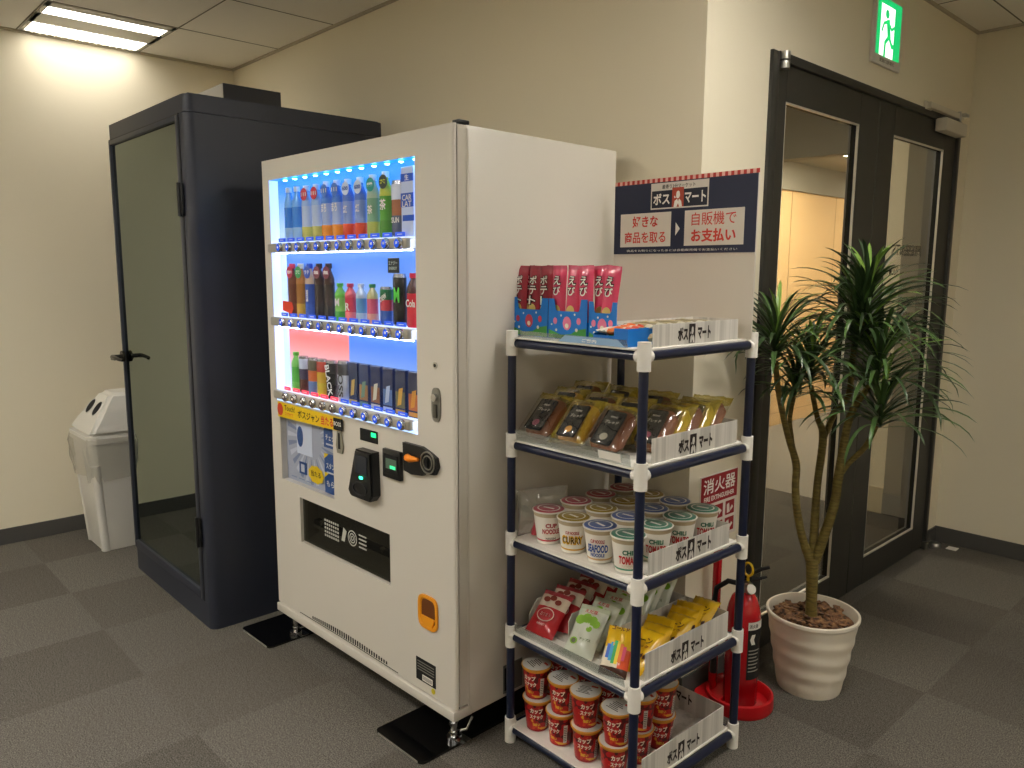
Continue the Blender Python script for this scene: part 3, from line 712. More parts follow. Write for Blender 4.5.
bv = MB().m(M_black).box(.752, .846, -.014, 0, .808, .900, .004).m(M_darkgap).box(.765, .836, -.016, -.014, .825, .885).m(mat('bill_lcd', '#3c4a3c', .3, emit='#405040', estr=.3)).box(.775, .83, -.017, -.016, .84, .872).m(mat('bill_green', '#30c070', .3, emit='#30d080', estr=.8)).box(.798, .826, -.0175, -.017, .842, .852)
bv.build('bill_acceptor', ma)
cm = MB().m(M_black); pts = [(.858, .0, .935), (.95, .0, .935), (.985, .0, .925), (1.018, .0, .912), (1.026, .0, .885), (1.01, .0, .86), (.965, .0, .858), (.955, 0, .848), (.90, 0, .842), (.862, 0, .848)]
cm.prism([(x, -.012, z) for x, y, z in pts], (0, .012, 0))
cm.build('coin_unit', ma, smooth=False)
cr = MB(); cr.lathe([(.034, 0), (.034, .003), (.030, .003), (.030, 0)], (0, 0, 0), 24, mats=M_silver); cr.lathe([(.022, 0), (.022, .003), (.019, .003), (.019, 0)], (0, 0, 0), 24, mats=M_silver)
cr.box(-.002, .002, -.014, .014, 0, .006, material=M_darkgap)
for v in cr.bm.verts: v.co = Vector((.982+v.co.x, -.012-v.co.z, .893+v.co.y))
cr.build('coin_slot', ma)
MB().tube([(.888, -.016, .893), (.905, -.022, .893), (.93, -.022, .896), (.945, -.02, .897)], [.012, .011, .008, .005], 10, mat('knob_orange', '#f08a18', .4)).build('return_lever', ma)
M_or = mat('coin_orange', '#e8981c', .35)
co = MB().m(M_or)
N = 28
def sup(t, hx_, hz_, n=4): return (math.copysign(abs(cos(t))**(2/n)*hx_, cos(t)), math.copysign(abs(sin(t))**(2/n)*hz_, sin(t)))
def cshape(hx_, hz_, v): return [(.963+sup(2*pi*k/N, hx_, hz_)[0], v, .420+sup(2*pi*k/N, hx_, hz_)[1]) for k in range(N)]
rings = [cshape(.047, .054, 0), cshape(.047, .054, -.006), cshape(.038, .045, -.006), cshape(.034, .040, -.0012)]
for p, q in zip(rings, rings[1:]):
    for k in range(N): co.quad(p[k], p[(k+1) % N], q[(k+1) % N], q[k])
co.m(mat('coin_well', '#6a3a14', .5)); co.bm.faces.new([co.bm.verts.new(p) for p in rings[-1]]).material_index = co.cur
co.prism([(.931, -.0062, .405), (.995, -.0062, .405), (.985, -.0062, .377), (.941, -.0062, .377)], (0, .005, 0), M_or)
co.build('coin_return', ma, smooth=False, recalc=True)
lk = MB().m(mat('lock_plate', '#8a8982', .35, .6)); lk.prism([(1.012+sup(2*pi*k/N, .020, .050, 3)[0], -.005, 1.068+sup(2*pi*k/N, .020, .050, 3)[1]) for k in range(N)], (0, .005, 0))
lk.cyl((1.012, -.005, 1.09), (1.012, -.014, 1.09), .011, material=M_chrome).box(1.004, 1.020, -.010, -.005, 1.03, 1.07, .002, material=mat('lock_dark', '#55544e', .4, .5)); lk.build('lock', ma)
MB().cyl((1.008, 0, 1.182), (1.008, -.004, 1.182), .009, material=M_chrome).cyl((1.008, -.004, 1.182), (1.008, -.0046, 1.182), .005, material=M_darkgap).build('keyhole', ma)
# small printed marks
lb = MB().box(.898, .995, -.0015, 0, .182, .256, material=M_darkgap)
for j in range(4): lb.box(.905, .988, -.002, -.0015, .243-j*.009, .246-j*.009, material=mat('grey_print2', '#77756e', .7))
lb.box(.93, .98, -.002, -.0015, .187, .206, material=M_text_white)
for k in range(9): lb.box(.934+k*.005, .936+k*.005, -.0024, -.002, .190, .203, material=M_darkgap)
lb.cyl((.983, -.0005, .170), (.983, -.002, .170), .009, material=mat('yellow_dot', '#c8b818', .5)); lb.build('rating_label', ma, smooth=False)
vt = MB().m(M_darkgap)
for k in range(34):
    t = k/33; u = .262+.47*t; hgt = .010+.010*sin(pi*t)
    vt.box(u, u+.007, -.0012, 0, .164, .164+hgt)
prev = None
for k in range(20):
    t = k/19; u = .17+.63*t; z = .158 + .0*t
    p = (u, -.001, .157+.002*sin(pi*t)); 
    if prev: vt.quad((prev[0], -.001, prev[2]), (p[0], -.001, p[2]), (p[0], -.001, p[2]+.003), (prev[0], -.001, prev[2]+.003))
    prev = p
vt.build('vent_slots', ma, smooth=False)
MB().box(MW-.03, MW-.0005, .014, DT+.006, MZ0+.04, MZ1-.002, material=M_white2).box(MW, MW+.0012, .045, .052, MZ0+.03, MZ1-.01, material=M_white2).build('door_edge_strip', ma, smooth=False)
MB().box(MW-.03, MW-.002, .02, .06, MZ1, MZ1+.012, .003, material=M_black).build('top_hinge', ma)
MB().box(MW, MW+.002, .19, .275, .13, .225, .001, 1, mat('side_plate', '#7c7a72', .4, .4)).box(MW+.002, MW+.003, .195, .215, .14, .215, material=M_darkgap).build('side_handle', ma, smooth=False)
# levelling feet
for (u, v) in ((.035, .05), (1.02, .05), (.06, .62), (1.02, .62)):
    f = MB().m(M_chrome); f.cyl((u, v, .012), (u, v, MZ0), .010, seg=12).cyl((u, v, .009), (u, v, .020), .024, seg=16).cyl((u, v, .055), (u, v, .066), .016, seg=6).cyl((u, v, .028), (u, v, .036), .016, seg=6)
    f.box(u-.03, u+.045, v-.004, v+.034, .009, .012).tube([(u-.025, v, .016), (u+.02, v+.035, .035), (u+.03, v+.05, .075)], .004, 6); f.build('foot', ma)
# anchor plates on the carpet
for (x0, x1, y0, y1, lab) in ((-2.935, -2.700, 1.245, 2.02, 'black gloss steel plate under the left feet of the vending machine'), (-1.965, -1.722, 1.250, 2.04, 'black gloss steel plate under the right feet of the vending machine')):
    p = thing('anchor_plate', lab, 'floor plate', ((x0+x1)/2, y0, 0), MA, group='anchor plates under the vending machine')
    hw = (x1-x0)/2
    pts = rounded_rect(-hw, hw, 0, y1-y0, .018, 4)
    MB().prism([(x, y, 0) for x, y in pts], (0, 0, .008), M_blackgloss).build('plate', p, smooth=False)
    MB().box(-hw+.02, hw-.02, -.0012, 0, .001, .0065, material=mat('plate_highlight', '#b5b3ac', .3, .7)).build('edge_highlight', p, smooth=False)  # highlight along the front edge, painted as a pale strip

# ------------------------------------------------------------------ products behind the display window
def cm_(name, c, e=.35, rough=.3):   # packaging stands right in front of the backlight; printed film that glows through a little
    return mat('print_'+name+c.strip('#'), c, rough)
def dummy(name, label, cat, u, z, kind, cols, h, w=.052, tagc=None, txt=None, tcol=None, cap='#e8ecf4', tag_off=0):
    u += .012
    r = w/2; th = min(r, .016); t = thing(name, label, cat, mw(u, .0185, z), MA, group='drinks in the display window')
    body, band, low = [mat('drink_'+c.strip('#'), c, .25, coat=.3) for c in cols]
    m = MB(); 
    if kind == 'bottle':
        prof = [(0, 0), (r*.9, 0), (r, .006), (r, h*.26), (r*.97, h*.27), (r*.97, h*.62), (r, h*.63), (r*.92, h*.74), (r*.42, h*.88), (r*.38, h*.92)]
        ms_ = [low, low, low, band, band, band, body, body, body]
        m.lathe(prof, (0, 0, 0), 18, ms_, 1, th/r)
        m.build('bottle_body', t)
        MB().lathe([(r*.46, h*.91), (r*.46, h), (0, h)], (0, 0, 0), 14, mat('cap_'+cap.strip('#'), cap, .4), 1, min(1, th/r*1.5)).build('bottle_cap', t)
    elif kind == 'can':
        al = mat('can_rim', '#b8bcc4', .25, .9)
        prof = [(0, 0), (r*.86, 0), (r, .006), (r, h*.38), (r, h*.66), (r, h*.93), (r*.86, h*.985), (r*.86, h), (0, h)]
        m.lathe(prof, (0, 0, 0), 18, [al, al, low, band, body, al, al, al], 1, th/r); m.build('can_body', t)
    else:
        m.box(-r, r, -.008, .010, 0, h, .0015, 1, body)
        m.box(-r*.86, r*.86, -.0088, -.008, h*.16, h*.52, material=band).box(-r*.9, r*.9, -.0088, -.008, .004, h*.12, material=low)
        m.prism([(-r*.5, -.0092, h*.2), (r*.2, -.0092, h*.24), (r*.55, -.0092, h*.62), (-r*.2, -.0092, h*.58)], (0, .0004, 0), low)
        m.build('carton_body', t, smooth=False)
    if txt:
        q = MB(); add_text(q, txt[0], (.007, -th-.0018, h*txt[1]), w=w*txt[2], h=w*txt[3], material=tcol or M_text_white, rot=txt[4] if len(txt) > 4 else 0, bold=.02)
        q.build('lettering', t, smooth=False, recalc=False)
    if tagc:
        q = MB(); q.lathe([(0, 0), (.021, 0), (.021, .0015)], (0, 0, 0), 20, mats=mat('tag_'+tagc[0].strip('#'), tagc[0], .4))
        for v in q.bm.verts: v.co = Vector((v.co.x+.010, -v.co.z-.0165, v.co.y+h*.84+tag_off))
        if len(tagc) > 1: add_text(q, tagc[1], (.010, -.0185, h*.84+tag_off), w=.032, h=.013, material=mat('tagt_'+tagc[2].strip('#'), tagc[2], .5), bold=.03)
        q.build('round_tag', t, smooth=False, recalc=False)
    return t
def mt(c): return mat('lt_'+c.strip('#'), c, .5)
Z1, Z2, Z3 = ROWZ[0]+.020, ROWZ[1]+.020, ROWZ[2]+.020
R1 = [  # u, label, colours(body, band, low), tag, txt, h
 (.150, 'leftmost clear blue water bottle on the top display row', ('#6fb4f4', '#2a80e0', '#9ccaf6'), None, None, .190, 'bottle'),
 (.207, 'second clear blue water bottle on the top display row', ('#6fb4f4', '#3a8ae4', '#9ccaf6'), None, None, .190, 'bottle'),
 (.272, 'left bottle with red round tag and yellow lemon band, top row', ('#a9c8ee', '#c2d4ec', '#c9c86a'), ('#d83a48', '111', '#f4f0f0'), None, .188, 'bottle'),
 (.338, 'right bottle with red round tag and yellow lemon band, top row', ('#a9c8ee', '#c2d4ec', '#c9c86a'), ('#d83a48', '111', '#f4f0f0'), None, .188, 'bottle'),
 (.403, 'left orange drink bottle with a half red half blue round tag', ('#4f86d8', '#a8bce4', '#f09428'), ('#4a7fd0', '111', '#f4f0f0'), ('まろ', .55, .6, .5), .192, 'bottle'),
 (.468, 'right orange drink bottle with a half red half blue round tag', ('#4f86d8', '#a8bce4', '#f09428'), ('#4a7fd0', '111', '#f4f0f0'), ('まろ', .55, .6, .5), .192, 'bottle'),
 (.533, 'left red tea bottle with white 600 round tag on the top row', ('#5a80d0', '#8aa4dc', '#e84c2c'), ('#e8eef6', '600', '#2a5aa8'), ('紅', .5, .4, .45), .190, 'bottle'),
 (.603, 'right red tea bottle with white 600 round tag on the top row', ('#5a80d0', '#8aa4dc', '#e84c2c'), ('#e8eef6', '600', '#2a5aa8'), ('紅', .5, .4, .45), .190, 'bottle'),
 (.672, 'pale green tea bottle with teal round tag on the top row', ('#b7ccb0', '#7fae8c', '#b7c05a'), ('#2aa08c', '緑', '#e8f4ee'), ('茶', .45, .5, .5), .192, 'bottle'),
 (.740, 'bright green tea bottle with dark hexagon tag on the top row', ('#c9cf4a', '#58a838', '#4f9a34'), ('#3a4a38', '茶', '#d8e050'), ('茶', .5, .6, .6), .196, 'bottle'),
 (.803, 'white and brown can with blue stripes near the right end of the top row', ('#dfe4ee', '#a86a48', '#5a6478'), None, ('SUN', .30, .7, .3), .165, 'can'),
]
for (u, lab, cols, tg, tx, h, kd) in R1:
    dummy('drink_bottle' if kd == 'bottle' else 'drink_can', lab, 'drink bottle' if kd == 'bottle' else 'drink can', u, Z1, kd, cols, h, .054, tg, tx, M_text_white)
bw = thing('display_card', 'tall white card with blue ribbons and LAT lettering, right end of top row', 'display card', mw(.872, .012, Z1), MA)
q = MB().box(-.030, .030, -.003, .003, 0, .20, .001, 1, mat('card_white', '#cfdcf4', .4)); q.m(mt('#1f57c0')).box(-.03, .03, -.0045, -.003, .085, .125).box(-.022, .032, -.0045, -.003, .045, .062).box(-.03, .03, -.0045, -.003, .158, .18)
q.build('card', bw, smooth=False)
q = MB(); add_text(q, 'CAR', (0, -.0052, .112), w=.045, h=.016, material=M_text_white); add_text(q, 'LAT', (0, -.0052, .094), w=.045, h=.016); add_text(q, '生', (0.0, -.0052, .169), w=.02, h=.016); q.build('lettering', bw, smooth=False, recalc=False)
R2 = [
 ('bottle', .155, 'brown coffee bottle with red round tag at the left of the middle row', ('#7a4632', '#6d3a2a', '#8a4a3a'), ('#c82a48', '珈', '#f0e0e0'), None, .19, .050, '#c83050'),
 ('bottle', .215, 'golden brown coffee bottle with green round tag, middle row', ('#c07a3c', '#a8702c', '#d8a83c'), ('#3fb05c', '茶', '#f0f8f0'), None, .19, .050, '#e0d8c8'),
 ('bottle', .277, 'blue labelled latte bottle with blue round tag, middle row', ('#d8b898', '#2f56b0', '#3a62c0'), ('#3a5cc0', 'ラテ', '#f0f4fc'), ('BOSS', .42, .8, .28, pi/2), .19, .050, '#2b4fae'),
 ('bottle', .340, 'left dark coffee bottle with a cream band, middle row', ('#4a3230', '#33282a', '#26242c'), ('#8c3a4c', '無', '#f4e8e8'), None, .19, .052, '#3a2a28'),
 ('bottle', .402, 'right dark coffee bottle with a cream band, middle row', ('#4a3230', '#33282a', '#26242c'), ('#8c3a4c', '無', '#f4e8e8'), None, .19, .052, '#3a2a28'),
 ('bottle', .470, 'short light green juice bottle in the middle of the middle row', ('#6fc850', '#8ad468', '#4fb048'), None, ('M', .5, .5, .5), .125, .050, '#58b840'),
 ('bottle', .532, 'short bright red juice bottle on the middle row', ('#e85a68', '#e0465c', '#f07a80'), None, ('R', .4, .5, .5), .125, .050, '#e04058'),
 ('bottle', .595, 'short clear bottle with light blue label on the middle row', ('#b9cfe4', '#5f9fd4', '#a8c4e0'), None, None, .125, .046, '#e0e8f4'),
 ('bottle', .658, 'short clear bottle with pink label and green cap on the middle row', ('#c9c48a', '#d8607c', '#e0a090'), None, None, .125, .046, '#3f8f50'),
 ('can', .733, 'green, red and blue soda can with diagonal stripes on the middle row', ('#2a7a4c', '#c83a4a', '#3a64b8'), None, ('DEW', .72, .7, .3, .5), .118, .052, ''),
 ('can', .803, 'tall black energy drink can with green claw mark, middle row', ('#17181a', '#121315', '#17181a'), None, ('M', .6, .5, .8), .158, .056, ''),
 ('bottle', .872, 'dark cola bottle with red label at the right end of the middle row', ('#4a2420', '#d82a38', '#d8283a'), None, ('Cola', .45, .8, .4), .16, .056, '#d02838'),
]
for (kd, u, lab, cols, tg, tx, h, w, cp) in R2:
    dummy('drink_bottle' if kd == 'bottle' else 'drink_can', lab, 'drink bottle' if kd == 'bottle' else 'drink can', u, Z2, kd, cols, h, w, tg, tx, mt('#58d848') if 'energy' in lab else M_text_white, cp or '#ffffff')
sgn = thing('display_card', 'small black square card above the energy drink can', 'display card', mw(.800, .008, Z2+.160), MA)
q = MB().box(-.028, .028, -.002, .002, 0, .045, .001, 1, mat('card_black', '#1c2420', .4)); q.build('card', sgn, smooth=False)
q = MB(); add_text(q, 'エナジー', (0, -.0026, .030), w=.044, h=.012, material=mt('#c8d8c8')); add_text(q, 'ENERGY', (0, -.0026, .014), w=.04, h=.009); q.build('lettering', sgn, smooth=False, recalc=False)
rdc = thing('display_card', 'red starburst card at the foot of the brown coffee bottle', 'display card', mw(.155, .0, Z2+.012), MA)
MB().prism([(-.034, -.001, .01), (.03, -.001, 0), (.045, -.001, .02), (.034, -.001, .042), (-.03, -.001, .045)], (0, .0012, 0), mt('#e0452c')).build('card', rdc, smooth=False)
R3 = [
 ('bottle', .160, 'light green bottle at the left of the bottom row', ('#7fd068', '#58c050', '#6fd060'), None, .145, .050, None),
 ('can', .215, 'brown and blue can with white top on the bottom row', ('#c8d4e8', '#4a4660', '#5a3a34'), None, .135, .048, None),
 ('can', .280, 'multicoloured striped can on the bottom row', ('#5c5a4c', '#c86a3c', '#6a8ac0'), None, .135, .052, None),
 ('can', .340, 'yellow can with red blotch on the bottom row', ('#b8483c', '#dcb43c', '#d8c440'), None, .135, .052, None),
 ('can', .403, 'black coffee can with BLACK lettering on the bottom row', ('#2a2c30', '#1e2024', '#24262a'), ('BLACK', .5, 1.9, .5, -pi/2+.2), .135, .056, '#e8ecf0'),
 ('can', .478, 'white coffee can with BOSS lettering on the bottom row', ('#5a5c60', '#d4dae4', '#cdd4e0'), ('BOSS', .5, 1.8, .5, -pi/2), .140, .058, '#2a2a2e'),
 ('carton', .545, 'navy card with a slanted yellow stick drawing on the bottom row', ('#27385e', '#27385e', '#c8a860'), None, .140, .052, None),
 ('carton', .608, 'navy card with brown and green photo, left of the bottom row cards', ('#2a3c66', '#a07850', '#6a9080'), None, .140, .054, None),
 ('carton', .675, 'navy card with white and brown photo on the bottom row', ('#26345c', '#8a5a40', '#d8d4c0'), None, .140, .054, None),
 ('carton', .742, 'navy card with pale blue slanted photo on the bottom row', ('#26345c', '#5a7ab0', '#b8cce8'), None, .140, .054, None),
 ('carton', .808, 'navy card with yellow snack photo on the bottom row', ('#2a3658', '#6a6a50', '#d8a848'), None, .140, .054, None),
 ('carton', .875, 'navy card with orange snack photo at the right end of the bottom row', ('#2e3450', '#c06a3c', '#d8943c'), None, .140, .054, None),
]
for (kd, u, lab, cols, tx, h, w, tc_) in R3:
    nm, ct = {'bottle': ('drink_bottle', 'drink bottle'), 'can': ('drink_can', 'drink can'), 'carton': ('drink_carton', 'display card')}[kd]
    dummy(nm if kd != 'carton' else 'picture_card', lab, ct, u, Z3, kd, cols, h, w, None, tx, mt(tc_) if tc_ else None, '#58b840')

# ------------------------------------------------------------------ snack rack
SX, SY, SA = -1.1593, 1.5262, -.0146
SW, SD = .480, .491
def sw_(u, v, z): return (SX + cos(SA)*u - sin(SA)*v, SY + sin(SA)*u + cos(SA)*v, z)
rack = thing('display_rack', 'five-tier pipe rack with navy tubes and white joints and shelves', 'rack', sw_(0, 0, 0), SA)
TZ = (1.245, .945, .645, .350, .046)
PR = .0125
for (u, v) in ((0, 0), (-SW, 0), (0, SD), (-SW, SD)):
    MB().cyl((u, v, .004), (u, v, 1.275), PR, seg=16, material=M_navy).build('pole', rack)
j0 = None
for z in TZ:
    for (u, v) in ((0, 0), (-SW, 0), (0, SD), (-SW, SD)):
        su, sv = (-1 if u == 0 else 1), (1 if v == 0 else -1)
        zt = z+.036 if z > 1.2 else z+.034; zb = z-.036 if z > .1 else 0
        m = MB().m(M_cream).cyl((u, v, zb), (u, v, zt), .0172, seg=20).cyl((u, v, z), (u+su*.0225, v, z), .0150, seg=16).cyl((u, v, z), (u, v+sv*.0225, z), .0150, seg=16)
        m.build('joint', rack)
    for v in (0, SD): MB().cyl((-SW+.02, v, z), (-.02, v, z), .0125, seg=14, material=M_navy).build('rail', rack)
    for u in (0, -SW): MB().cyl((u, .02, z), (u, SD-.02, z), .0125, seg=14, material=M_navy).build('rail', rack)
    MB().box(-SW+.012, -.008, .008, SD-.012, z+.010, z+.018, .002, 1, M_board).box(-SW+.02, -.020, -.012, .010, z+.0135, z+.018, .001, 1).build('shelf_board', rack)
ST = [z+.018 for z in TZ]   # shelf tops
# placard
pc = thing('promotional_placard', 'tall white placard with navy header standing at the back of the rack top', 'placard', sw_(-.242, .462, ST[0]), SA)
PZ = 1.733-ST[0]
MB().box(-.255, .255, 0, .006, 0, PZ-.005, material=mat('placard_board', '#d6cfc2', .6)).build('board', pc, smooth=False)
hd = MB(); zt, zb = PZ, 1.506-ST[0]
hd.box(-.255, .255, -.0015, 0, zb, zt-.012, material=mat('header_navy', '#1d2540', .55))
n_ = 52
for k in range(n_):
    x = -.255+.513*k/n_; hd.box(x, x+.513/n_, -.0015, 0, zt-.012, zt, material=mat('stripe_red', '#b8332c', .6) if k % 2 else mat('stripe_pink', '#e6b4a8', .6))
hd.box(-.110, .098, -.0022, -.0015, .377, .455, material=mat('logo_white', '#d8d2c8', .6))
hd.box(-.106, .094, -.0026, -.0022, .381, .432, material=mat('logo_black', '#1a1f30', .6))
hd.box(-.030, .012, -.003, -.0026, .381, .438, material=mat('logo_red', '#b0452e', .6))
for (a, b_, c, d) in ((-.228, -.032, zb+.022, zb+.125), (.018, .218, zb+.022, zb+.125)): hd.box(a, b_, -.0024, -.0015, c, d, .0, material=mat('panel_cream', '#dcd5c9', .6))
hd.build('header_print', pc, smooth=False)
tx = MB()
def emblem(mb, c, w, h, face='-y', light=None, dark=None):
    """man-with-pipe badge: light head, shoulders and pipe on the badge"""
    def P(x, z): 
        return (c[0]+x*w, c[1], c[2]+z*h) if face == '-y' else (c[0], c[1]+x*w, c[2]+z*h)
    mb.m(light)
    for poly in ([(-.12, .30), (.02, .38), (.16, .32), (.2, .12), (.12, -.02), (-.08, -.04), (-.16, .1)], [(-.36, -.5), (-.28, -.18), (-.05, -.06), (.04, -.22), (.12, -.06), (.32, -.2), (.4, -.5), (.14, -.5), (.04, -.3), (-.08, -.5)],
                 [(-.14, .02), (-.32, -.02), (-.34, .1), (-.26, .1), (-.24, .03), (-.14, .06)]):
        mb.bm.faces.new([mb.bm.verts.new(P(*p)) for p in poly]).material_index = mb.cur
add_text(tx, '最寄り3分マーケット', (-.008, -.0026, .443), w=.12, h=.013, material=M_text_dark)
add_text(tx, 'ボス', (-.069, -.0032, .407), w=.062, h=.034, material=M_text_white, bold=.03)
add_text(tx, 'マート', (.053, -.0032, .407), w=.074, h=.034, material=M_text_white, bold=.03)
emblem(tx, (-.009, -.0034, .408), .040, .054, light=M_text_white)
zc_ = zb+.073
add_text(tx, '好きな', (-.130, -.0028, zc_+.026), w=.100, h=.036, material=M_text_red, bold=.025)
add_text(tx, '商品を取る', (-.130, -.0028, zc_-.022), w=.160, h=.036, bold=.016)
add_text(tx, '自販機で', (.118, -.0028, zc_+.026), w=.150, h=.038, bold=.004)
add_text(tx, 'お支払い', (.118, -.0028, zc_-.022), w=.150, h=.038, bold=.035)
tx.m(M_text_white); tx.quad((-.014, -.0028, zc_-.02), (.002, -.0028, zc_), (-.014, -.0028, zc_+.02))
add_text(tx, '商品をお取りになったあとは自動販売機でお支払いください', (0, -.0028, zb+.010), w=.40, h=.007, bold=0)
tx.build('lettering', pc, smooth=False, recalc=False)

# trays of pale wood-print card
def woodprint():
    m = mat('pale_wood_print', '#c9c5bd', .65); n, l = nodes(m); b = n['Principled BSDF']
    tc = n.new('ShaderNodeTexCoord'); mp = n.new('ShaderNodeMapping'); mp.inputs['Scale'].default_value = (28, 28, .0)
    w = n.new('ShaderNodeTexNoise'); w.inputs['Scale'].default_value = 1.0; w.inputs['Detail'].default_value = 3
    mp2 = n.new('ShaderNodeMapping'); mp2.inputs['Scale'].default_value = (160, 160, 6)
    w2 = n.new('ShaderNodeTexNoise'); w2.inputs['Scale'].default_value = 1.0
    r = n.new('ShaderNodeValToRGB'); r.color_ramp.elements[0].color = lin('#cbc7bf'); r.color_ramp.elements[0].position = .4; r.color_ramp.elements[1].color = lin('#e2ded6'); r.color_ramp.elements[1].position = .5
    mx = n.new('ShaderNodeMix'); mx.data_type = 'RGBA'; mx.blend_type = 'MULTIPLY'; mx.inputs[0].default_value = .25
    l.new(tc.outputs['Object'], mp.inputs[0]); l.new(tc.outputs['Object'], mp2.inputs[0]); l.new(mp.outputs[0], w.inputs['Vector']); l.new(mp2.outputs[0], w2.inputs['Vector'])
    l.new(w.outputs[0], r.inputs[0]); l.new(r.outputs[0], mx.inputs[6]); l.new(w2.outputs[0], mx.inputs[7]); l.new(mx.outputs[2], b.inputs['Base Color'])
    return m
M_tray = woodprint()
def boss_text(parent, c, w, face='+x', name='lettering'):
    q = MB(); h = w*.235; c = Vector(c); d = Vector((0, 1, 0)) if face == '+x' else Vector((1, 0, 0)); o_ = Vector((.0006, 0, 0)) if face == '+x' else Vector((0, -.0006, 0))
    add_text(q, 'ボス', c-d*w*.335, w=w*.30, h=h, face=face, material=M_text_dark, bold=.055)
    add_text(q, 'マート', c+d*w*.30, w=w*.40, h=h, face=face, bold=.055)
    q.m(M_text_dark); a = w*.095; hh = h*.72
    q.quad(*[c-d*w*.07+d*s1*a+Vector((0, 0, s2*hh)) for s1, s2 in ((-1, -1), (1, -1), (1, 1), (-1, 1))])
    cc = c-d*w*.07+o_
    emblem(q, tuple(cc), a*2, hh*1.9, face, light=M_tray)
    q.build(name, parent, smooth=False, recalc=False)
def tray(z, u0, u1, v0, v1, hgt, label, dividers=(), slope=0, textw=.16, left=True, tv=.25):
    t = thing('snack_tray', label, 'tray', sw_(0, 0, z), SA, group='wood-print trays on the rack')
    T = .0025; m = MB().m(M_tray)
    m.box(u0, u1, v0, v1, 0, .002)
    # right wall with a rounded back corner look, back wall, left wall
    m.prism([(u1-T, v0, .002), (u1-T, v1, .002), (u1-T, v1, hgt), (u1-T, v0, hgt-slope)], (T, 0, 0))
    m.box(u0, u1-T, v1-T, v1, .002, hgt)
    if left: m.prism([(u0, v0, .002), (u0, v1-T, .002), (u0, v1-T, hgt), (u0, v0+.03, hgt), (u0, v0, hgt*.5)], (T, 0, 0))
    m.build('tray_body', t, smooth=False)
    for u in dividers:
        d = MB().m(M_tray); d.prism([(u, v0+.02, .002), (u, v1-.004, .002), (u, v1-.004, hgt), (u, v0+.035, hgt), (u, v0+.02, hgt-.02)], (T, 0, 0)); d.build('divider', t, smooth=False)
    boss_text(t, (u1+.0006, tv, .026+.002), textw)
    return t
U1 = -.013
tr1 = tray(ST[0], -.045-.12, U1, .050, .435, .057, 'wood-print tray on the top tier of the rack', textw=.15, tv=.225)
tr2 = tray(ST[1], -.200, U1, .060, .455, .066, 'wood-print tray on the second tier beside the bread packs', textw=.16, tv=.25)
tr3 = tray(ST[2], -.46, U1, .060, .44, .06, 'wood-print tray under the noodle cups on the third tier', textw=.17, left=False, tv=.26)
tr4 = tray(ST[3], -.46, U1, .060, .455, .078, 'wood-print tray with dividers on the fourth tier of the rack', dividers=(-.315, -.165), textw=.16, tv=.25)
tr5 = tray(ST[4], -.46, U1, .060, .455, .078, 'wood-print tray holding red cups on the lowest tier', textw=.16, left=False, tv=.25)
boss_text(tr5, (-.20, .451, .045), .15, face='-y')
# clear acrylic guards along the front
for i, (zi, hh, u0, u1) in enumerate(((0, .020, -.44, -.05), (1, .032, -.455, -.03), (3, .030, -.455, -.03))):
    g = thing('acrylic_guard', ['clear acrylic lip along the front of the top tier', 'clear acrylic lip in front of the bread packs', 'clear acrylic lip in front of the snack bags'][i], 'shelf guard', sw_(0, 0, ST[zi]), SA, group='clear guards on the rack')
    MB().prism([(u0, -.004, 0), (u1, -.004, 0), (u1, -.010, hh), (u0, -.010, hh)], (0, .002, 0), M_acryl).build('clear_strip', g, smooth=False)
    if i == 1: MB().prism([(-.135, -.0045, .006), (-.06, -.0045, .006), (-.06, -.0095, .028), (-.135, -.0095, .028)], (0, -.0006, 0), M_text_white).build('white_price_card', g, smooth=False)

# pouches ----------------------------------------------------
def pouch_mesh(w, h, t, matfn, seed=0, nx=14, nz=18, crimp=.06):
    """upright pillow pack standing on its lower seam; front looks to -y"""
    rnd = random.Random(seed); m = MB(); F = []; B = []
    ph = [rnd.uniform(0, 6.28) for _ in range(4)]
    for j in range(nz+1):
        b = j/nz; fr_, br_ = [], []
        for i in range(nx+1):
            a = i/nx*2-1; bb = b*2-1
            edge = max(0, (abs(bb)-(1-crimp*2))/(crimp*2))
            th = t*max(0, 1-abs(a)**2.6)**.6*max(0, 1-abs(bb)**3.5)**.7/2
            wr = (sin(a*9+ph[0]+b*5)*.12+sin(b*17+ph[1]+a*3)*.10+sin(a*14-b*9+ph[2])*.08)*t*.35*max(0, 1-abs(a)**4)
            zig = sin(i*pi)*0 + (.0016*(-1)**i if edge > .3 else 0)
            x = a*w/2*(1-.05*(1-abs(bb))*1.0); z = b*h
            fr_.append(m.bm.verts.new((x, -th-wr-zig-.0004, z))); br_.append(m.bm.verts.new((x, th-wr*.6-zig+.0004, z)))
        F.append(fr_); B.append(br_)
    for j in range(nz):
        for i in range(nx):
            m.m(matfn((i+.5)/nx*2-1, (j+.5)/nz)); m.bm.faces.new((F[j][i], F[j][i+1], F[j+1][i+1], F[j+1][i])).material_index = m.cur
            m.bm.faces.new((B[j][i+1], B[j][i], B[j+1][i], B[j+1][i+1])).material_index = m.cur
    for j in range(nz):
        for i in (0, nx):
            m.bm.faces.new((F[j][i], F[j+1][i], B[j+1][i], B[j][i])).material_index = m.cur
    for j in (0, nz):
        for i in range(nx): m.bm.faces.new((F[j][i], F[j][i+1], B[j][i+1], B[j][i])).material_index = m.cur
    return m
def pk(c, rough=.28): return mat('foil_'+c.strip('#'), c, rough, coat=.4)
def place(t, u, v, z, rx=0, rz=0, ry=0):
    t.location = sw_(u, v, z); t.rotation_euler = (rx, ry, SA+rz)
